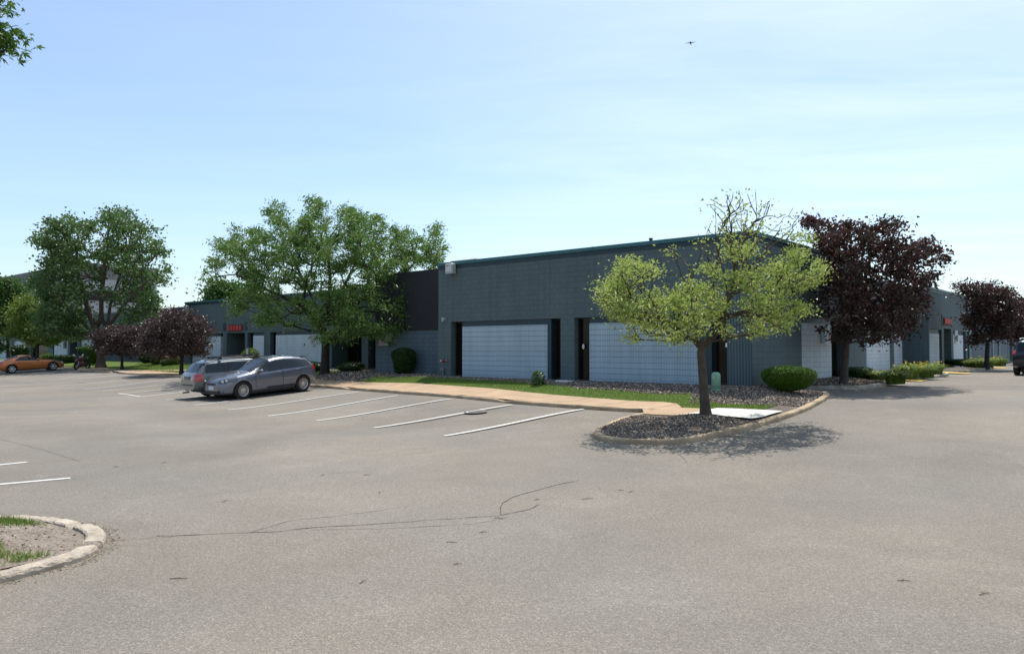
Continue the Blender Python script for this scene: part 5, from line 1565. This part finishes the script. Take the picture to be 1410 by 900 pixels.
    # shut lines and handles
    for (dx0, dx1) in S['doors']:
        for sy in (-1, 1):
            m = MB()
            for xx in (dx0, dx1):
                i = int(np.argmin(abs(xs - xx))); P = []
                for j in range(nr):
                    if segid[min(j, len(segid) - 1)] in (2, 3, 4) and half[i, j][2] > S['sill']: P.append((half[i, j][0], (half[i, j][1] + .003) * sy, half[i, j][2]))
                if len(P) > 2: m.tube(P, .006, 4)
            m.build('shut_line', blackp, root)
            i = int(np.argmin(abs(xs - (dx1 - .16)))); zb_ = interp(S['belt'], dx1 - .16) - .09
            j = int(np.argmin(abs(half[i, :, 2] - zb_) + (half[i, :, 1] < .5) * 9)); p = half[i, j]
            m = MB(); m.bbox(p[0] - .09, p[0] + .09, min(sy * (p[1] - .01), sy * (p[1] + .03)), max(sy * (p[1] - .01), sy * (p[1] + .03)), p[2] - .017, p[2] + .017, .006); m.build('door_handle', S['paint'], root)
    # mirrors
    mxx = S['mirror']; zb_ = interp(S['belt'], mxx)
    for sy in (-1, 1):
        m = MB(); c = Vector((mxx - x_off, sy * (Wh + .07), zb_ + .07))
        vs = []; fs_ = []
        for i in range(7):
            t = -math.pi / 2 + math.pi * i / 6
            for k in range(10):
                a = 2 * math.pi * k / 10; vs.append((c.x + .07 * math.cos(t) * math.cos(a), c.y + .115 * math.sin(t) , c.z + .075 * math.cos(t) * math.sin(a)))
        for i in range(6):
            for k in range(10): fs_.append((i * 10 + k, i * 10 + (k + 1) % 10, (i + 1) * 10 + (k + 1) % 10, (i + 1) * 10 + k))
        m.add(vs, fs_, 0, True); m.tube([(c.x, sy * (Wh - .06), zb_ + .01), (c.x, sy * (Wh + .02), zb_ + .05)], .022, 6); m.build('mirror', S['paint'], root)
    m = MB(); m.bbox(-x_off + S['wheels'][0][0] - .1, x_off - (L_ - S['wheels'][1][0]) + .1, -Wh * .8, Wh * .8, .16, .30, .02); m.build('underbody', blackp, root)
    if S.get('extra'): S['extra'](root, x_off, Wh, half, xs)
    return root


# hatchback
def hatch_extra(root, xo, Wh, half, xs):
    m = MB(); m.bbox(-xo - .015, -xo + .03, -.17, .17, .40, .54, .006); m.build('front_plate', platem, root)
    m = MB()
    m.bbox(-xo - .012, -xo + .05, -.30, .30, .575, .645, .01); m.build('grille', blackp, root)
    for sy in (-1, 1):
        for (hx, hy, hz) in ((.14, .60, .70), (.24, .70, .725)):
            m = MB(); m.lathe([(0, -.05), (.045, -.045), (.055, .0)], 'x', (-xo + hx - .02, sy * hy, hz), 12); m.build('headlight_bulb', chromem, root)
    m = MB(); m.bbox(-xo - .012, -xo + .06, -.46, .46, .25, .36, .01); m.build('lower_grille', blackp, root)
    for sy in (-1, 1):
        m = MB(); m.lathe([(0, -.012), (.05, -.008), (.055, .02)], 'x', (-xo + .10, sy * .62, .34), 14); m.build('fog_lamp', lampw, root)
    x = xo - .40
    m = MB(); m.add([(x - .2, -.56, 1.415), (x + .10, -.52, 1.39), (x + .10, .52, 1.39), (x - .2, .56, 1.415), (x - .2, -.56, 1.385), (x + .10, -.52, 1.365), (x + .10, .52, 1.365), (x - .2, .56, 1.385)], [(0, 1, 2, 3), (4, 7, 6, 5), (0, 4, 5, 1), (1, 5, 6, 2), (2, 6, 7, 3), (3, 7, 4, 0)]); m.build('spoiler', p_hatch, root)
    m = MB(); m.tube([(.75, 0, 1.46), (.92, 0, 1.78)], [.006, .003], 5); m.build('antenna', blackp, root)
    m = MB(); m.tube([(-.28, -Wh + .02, .34), (1.2 - .2, -Wh + .02, .34)], .03, 6); m.tube([(-.28, Wh - .02, .34), (1.0, Wh - .02, .34)], .03, 6); m.build('side_skirt', blackp, root)


HX = dict(L=4.20, W=1.74, paint=p_hatch, tw=.20, spokes=15, roofw=.66, wheels=[(.80, .325), (3.44, .325)], sill=.36,
          top=[(0, .66), (.04, .72), (.25, .82), (.7, .93), (1.0, .98), (1.12, 1.02), (2.05, 1.40), (2.35, 1.46), (2.7, 1.475), (3.2, 1.45), (3.70, 1.385), (3.84, 1.33), (4.06, 1.06), (4.14, .98), (4.20, .80)],
          bot=[(0, .26), (.10, .19), (.5, .19), (3.9, .20), (4.1, .26), (4.20, .38)],
          belt=[(0, .56), (.3, .74), (1.1, .90), (1.6, .92), (3.6, 1.01), (4.04, 1.02), (4.20, .70)],
          plan=[(0, .50), (.05, .64), (.15, .77), (.35, .88), (.6, .95), (.9, .99), (2.2, 1.0), (3.5, .99), (3.95, .94), (4.13, .84), (4.20, .76)],
          windshield=(1.14, 2.08), rear_glass=(3.82, 4.06),
          side_glass=[(lambda z: 1.40 + (z - .93) * 1.30, lambda z: 2.46, (0, .085)), (lambda z: 2.52, lambda z: 3.30, (0, .085)), (lambda z: 3.36, lambda z: 3.85 - (z - 1.05) * .7, (0, .095))],
          doors=[(1.32, 2.49), (2.49, 3.34)], mirror=1.50, extra=hatch_extra,
          skins=[('headlight', lambda x, y, z, sid: .05 < x < .62 and .62 + x * .13 < z < .74 + x * .19 and y > .36 + .2 * x, lampw), ('tail_light', lambda x, y, z, sid: x > 3.93 and .84 < z < 1.03 and y > .5, lampr),
                 ('bumper_intake', lambda x, y, z, sid: x < .12 and .25 < z < .38 and y < .5, blackp)])
# pose: nose towards the viewer's lower left, tail at the kerb
fw, rw = G(338, 544.0), G(413, 535.5)
dirv = np.array([.625, .78])
front_w = np.array([-9.98, 28.1])      # contact of the near front wheel
ctr = front_w + dirv * (HX['L'] / 2 - .80) + np.array([-dirv[1], dirv[0]]) * (.78)
zc = .5 * (float(zg(*(ctr - dirv * 1.3))) + float(zg(*(ctr + dirv * 1.3))))
pitch_ = math.atan2(float(zg(*(ctr + dirv * 1.3))) - float(zg(*(ctr - dirv * 1.3))), 2.6)


def pose(o, c, d, z, tilt=0.):
    """put a vehicle down with its nose->tail axis along d"""
    o.location = (c[0], c[1], z); o.rotation_mode = 'XYZ'
    o.rotation_euler = (0, -tilt, math.atan2(d[1], d[0]))


def drop(o, c, d, wheelb=2.6):
    d = np.array(d) / np.linalg.norm(d); a, b_ = c - d * wheelb / 2, c + d * wheelb / 2
    za, zb_ = float(zg(*a)), float(zg(*b_)); pose(o, c, d, (za + zb_) / 2 + .004, math.atan2(zb_ - za, wheelb))


hb = car('hatchback_car', 'slate grey hatchback parked nose out under the locust tree', (0, 0, 0), 0, HX)
drop(hb, ctr, dirv)


def wagon_extra(root, xo, Wh, half, xs):
    for sy in (-1, 1):
        m = MB(); m.tube([(-.55, sy * .56, 1.43), (-.5, sy * .56, 1.49), (1.75, sy * .54, 1.47), (1.85, sy * .53, 1.42)], .018, 6)
        m.build('roof_rail', blackp, root)
    m = MB()
    for xx in (-.2, 1.25): m.tube([(xx, -.66, 1.52), (xx, .66, 1.52)], .022, 6); m.box(xx - .05, xx + .05, -.60, -.52, 1.46, 1.54); m.box(xx - .05, xx + .05, .52, .60, 1.46, 1.54)
    m.box(-.5, 1.5, .10, .18, 1.535, 1.565); m.box(-.4, 1.6, -.26, -.18, 1.535, 1.565)
    m.build('roof_rack', blackp, root)
    m = MB(); m.bbox(xo - .035, xo + .012, -.26, .26, .76, .90, .006); m.build('rear_plate', simple('plate_dark', (.12, .13, .16), .5), root)
    m = MB(); m.tube([(xo - .05, -.75, .55), (xo + .01, -.4, .56), (xo + .01, .4, .56), (xo - .05, .75, .55)], .025, 6); m.build('bumper_strip', blackp, root)
    m = MB(); m.tube([(xo - .25, -.5, .24), (xo + .01, -.5, .24)], .03, 8); m.build('exhaust_pipe', chromem, root)


WX = dict(L=4.68, W=1.75, paint=p_wagon, tw=.20, spokes=7, roofw=.67, wheels=[(.93, .315), (3.63, .315)], sill=.36,
          top=[(0, .60), (.05, .70), (.3, .80), (1.1, .94), (1.3, .99), (2.05, 1.38), (2.4, 1.45), (3.2, 1.475), (4.1, 1.44), (4.28, 1.38), (4.52, 1.06), (4.60, .98), (4.66, .92), (4.68, .70)],
          bot=[(0, .32), (.1, .21), (.5, .20), (4.2, .22), (4.6, .30), (4.68, .40)],
          belt=[(0, .50), (.4, .76), (1.2, .93), (4.4, 1.0), (4.6, .95), (4.68, .62)],
          plan=[(0, .66), (.04, .78), (.15, .9), (.4, .965), (1, .99), (3.8, .99), (4.3, .955), (4.58, .90), (4.68, .84)],
          windshield=(1.32, 2.08), rear_glass=(4.2, 4.6), rear_z=(1.04, 1.36, .60),
          side_glass=[(lambda z: 1.55 + (z - .93) * 1.15, lambda z: 2.5, (0, .075)), (lambda z: 2.56, lambda z: 3.42, (0, .075)), (lambda z: 3.48, lambda z: 4.30 - (z - 1.0) * .5, (0, .08))],
          doors=[(1.5, 2.53), (2.53, 3.45)], mirror=1.6, extra=wagon_extra,
          skins=[('headlight', lambda x, y, z, sid: .03 < x < .4 and .60 < z < .78 and y > .42, lampw), ('tail_light', lambda x, y, z, sid: x > 4.36 and .72 < z < .97 and y > .52, lampr)])
wg = car('wagon_car', 'silver grey station wagon with roof rack parked nose in beside the hatchback', (0, 0, 0), 0, WX)
# wagon: tail nearest the viewer, at the left
tail = at(259, 520, 28.8)[:2]
wdir = -np.array([.73, .68])            # nose->tail axis points back towards the viewer
wc = np.array(tail) - wdir * (WX['L'] / 2) + np.array([0.0, 0.0])
drop(wg, wc, wdir)

# orange coupe, side on, nose to the right
CX = dict(L=4.31, W=1.80, paint=p_coupe, tw=.24, spokes=6, roofw=.62, wheels=[(.80, .325), (3.45, .325)], sill=.33,
          top=[(0, .55), (.06, .62), (.4, .76), (1.0, .87), (1.35, .91), (1.5, .96), (2.15, 1.24), (2.45, 1.305), (2.8, 1.31), (3.3, 1.22), (3.9, 1.02), (4.15, .93), (4.25, .88), (4.31, .7)],
          bot=[(0, .26), (.15, .16), (4.0, .18), (4.31, .36)],
          belt=[(0, .44), (.4, .68), (1.3, .84), (2.6, .88), (3.4, .93), (4.1, .88), (4.31, .6)],
          plan=[(0, .60), (.05, .72), (.2, .86), (.5, .95), (1, .97), (2.2, .95), (3.4, 1.0), (4.0, .95), (4.31, .8)],
          windshield=(1.52, 2.18), rear_glass=(3.0, 3.85), side_glass=[(lambda z: 1.72 + (z - .85) * 1.2, lambda z: 3.25 - (z - .9) * 1.6, (0, .09))],
          doors=[(1.5, 2.95)], mirror=1.75,
          skins=[('headlight', lambda x, y, z, sid: .15 < x < .75 and .58 + .15 * x < z < .70 + .16 * x and y > .5, lampw), ('tail_light', lambda x, y, z, sid: x > 3.98 and .68 < z < .85 and y > .5, lampr)])
cp = car('coupe_car', 'orange two door coupe parked side on at the far left', (0, 0, 0), 0, CX)
cc = at(42, 512, 57.5)[:2]; drop(cp, np.array(cc), np.array([-.74, -.67]))
cp.location.z = z_at(511.8, 57.5) + .02
patch('pavement', np.array([W2(u, v) for u, v in ()] or [(-44, 53), (-28, 54.5), (-29, 60.5), (-44, 61)]), lambda x, y: float(zg(x, y)), asphalt, .003, 1.0) if False else None

# black SUV leaving at the right edge
def suv_extra(root, xo, Wh, half, xs):
    m = MB(); m.bbox(xo - .02, xo + .015, -.26, .26, .62, .78, .006); m.build('rear_plate', platem, root)
    for sy in (-1, 1):
        m = MB(); m.tube([(-.6, sy * .60, 1.76), (-.5, sy * .60, 1.82), (1.7, sy * .58, 1.80), (1.8, sy * .57, 1.74)], .022, 6); m.build('roof_rail', chromem, root)
    m = MB(); m.bbox(xo - .12, xo + .05, -.82, .82, .46, .62, .03); m.build('rear_bumper', blackp, root)


SX = dict(L=4.65, W=1.86, paint=p_suv, tw=.24, spokes=6, roofw=.70, wheels=[(.9, .37), (3.60, .37)], sill=.5,
          top=[(0, .80), (.05, .92), (.3, 1.02), (1.1, 1.12), (1.3, 1.18), (1.95, 1.62), (2.3, 1.72), (3.5, 1.75), (4.25, 1.70), (4.38, 1.64), (4.56, 1.18), (4.62, 1.10), (4.65, .8)],
          bot=[(0, .42), (.1, .32), (4.4, .34), (4.65, .46)], belt=[(0, .7), (.4, .95), (1.2, 1.08), (4.4, 1.14), (4.6, 1.05), (4.65, .74)],
          plan=[(0, .72), (.05, .84), (.3, .96), (1, 1), (4.2, .98), (4.55, .93), (4.65, .88)], windshield=(1.34, 2.0), rear_glass=(4.3, 4.6), rear_z=(1.17, 1.62, .66),
          side_glass=[(lambda z: 1.55 + (z - 1.1) * .9, lambda z: 2.5, (0, .13)), (lambda z: 2.56, lambda z: 3.4, (0, .13)), (lambda z: 3.46, lambda z: 4.3 - (z - 1.1) * .3, (0, .13))],
          doors=[(1.5, 2.53), (2.53, 3.43)], mirror=1.55, extra=suv_extra,
          skins=[('tail_light', lambda x, y, z, sid: x > 4.38 and 1.0 < z < 1.22 and y > .68, lampr), ('headlight', lambda x, y, z, sid: .02 < x < .35 and .82 < z < .98 and y > .5, lampw)])
sv = car('sport_utility_vehicle', 'black sport utility vehicle seen from behind at the right edge', (0, 0, 0), 0, dict(SX, cat='car'))
sc0 = at(1391, 500, 36.6)[:2]
sdir = -D2; tailc = np.array(sc0) + np.array([-D1[0], -D1[1]]) * .93 + np.array([.0, 0])
drop(sv, tailc - sdir * SX['L'] / 2, sdir)

# motorcycle
def motorcycle(p, rz):
    o = empty('motorcycle', p, rz, label='dark red sport motorcycle parked on the asphalt before the cottonwood', cat='motorcycle')
    for x in (-.68, .68):
        w_ = empty('wheel', (x, 0, .31)); w_.parent = o
        m = MB(); m.lathe([(.22, -.07), (.29, -.06), (.31, 0), (.29, .06), (.22, .07)], 'y', n=24, closed=True); m.build('tyre', tyrem, w_)
        m = MB(); m.lathe([(.21, -.05), (.23, -.05), (.23, .05), (.21, .05)], 'y', n=24, closed=True)
        for k in range(5):
            t = k * 1.2566; m.tube([(math.cos(t) * .03, 0, math.sin(t) * .03), (math.cos(t) * .22, 0, math.sin(t) * .22)], .018, 5)
        m.build('rim', blackp, w_)
    m = MB(); m.tube([(-.78, 0, .62), (-.62, 0, .78), (-.35, 0, .86), (-.05, 0, .90), (.15, 0, .84)], [.06, .15, .20, .17, .10], 12); m.tube([(-.6, 0, .45), (-.3, 0, .5), (0, 0, .46), (.2, 0, .5)], [.12, .20, .20, .12], 12); m.build('fairing', p_bike, o)
    m = MB(); m.tube([(-.05, 0, .82), (.25, 0, .80), (.5, 0, .86), (.8, 0, .96)], [.10, .12, .10, .04], 10); m.build('seat', blackp, o)
    m = MB(); m.add([(-.72, -.12, .86), (-.72, .12, .86), (-.42, .14, 1.12), (-.42, -.14, 1.12), (-.70, -.12, .85), (-.70, .12, .85), (-.40, .14, 1.11), (-.40, -.14, 1.11)], [(0, 1, 2, 3), (4, 7, 6, 5), (0, 4, 5, 1), (1, 5, 6, 2), (2, 6, 7, 3), (3, 7, 4, 0)]); m.build('windscreen', cglass, o)
    m = MB()
    for s in (-1, 1): m.tube([(-.40, s * .08, .95), (-.66, s * .09, .32)], .028, 6)
    m.build('fork', chromem, o)
    m = MB(); m.tube([(-.36, -.36, .93), (-.42, 0, .98), (-.36, .36, .93)], .016, 6); m.build('handlebar', blackp, o)
    for s in (-1, 1):
        m = MB(); m.tube([(-.5, s * .14, .98), (-.46, s * .34, 1.14)], .008, 4); m.lathe([(0, -.02), (.07, -.02), (.07, .02), (0, .02)], 'x', (-.46, s * .36, 1.15), 10); m.build('mirror', chromem, o)
    m = MB(); m.tube([(-.1, .12, .35), (.3, .16, .32), (.75, .18, .48)], [.03, .05, .055], 8); m.build('exhaust', chromem, o)
    m = MB(); m.bbox(-.3, .25, -.16, .16, .22, .5, .04); m.tube([(.1, .0, .42), (.68, .07, .32)], .03, 6); m.tube([(.1, .0, .42), (.68, -.07, .32)], .03, 6); m.build('engine', blackp, o)
    m = MB(); m.tube([(-.80, 0, .74), (-.74, 0, .74)], [.05, .08], 10); m.build('headlight', lampw, o)
    m = MB(); m.bbox(.78, .84, -.06, .06, .88, .95, .01); m.build('tail_light', lampr, o)
    m = MB(); m.tube([(.05, -.12, .3), (.12, -.34, .01)], .012, 5); m.build('kickstand', chromem, o)
    return o
mp_ = at(113, 507.2, 59)
motorcycle((mp_[0], mp_[1], float(zg(mp_[0], mp_[1])) + .0), R(86))
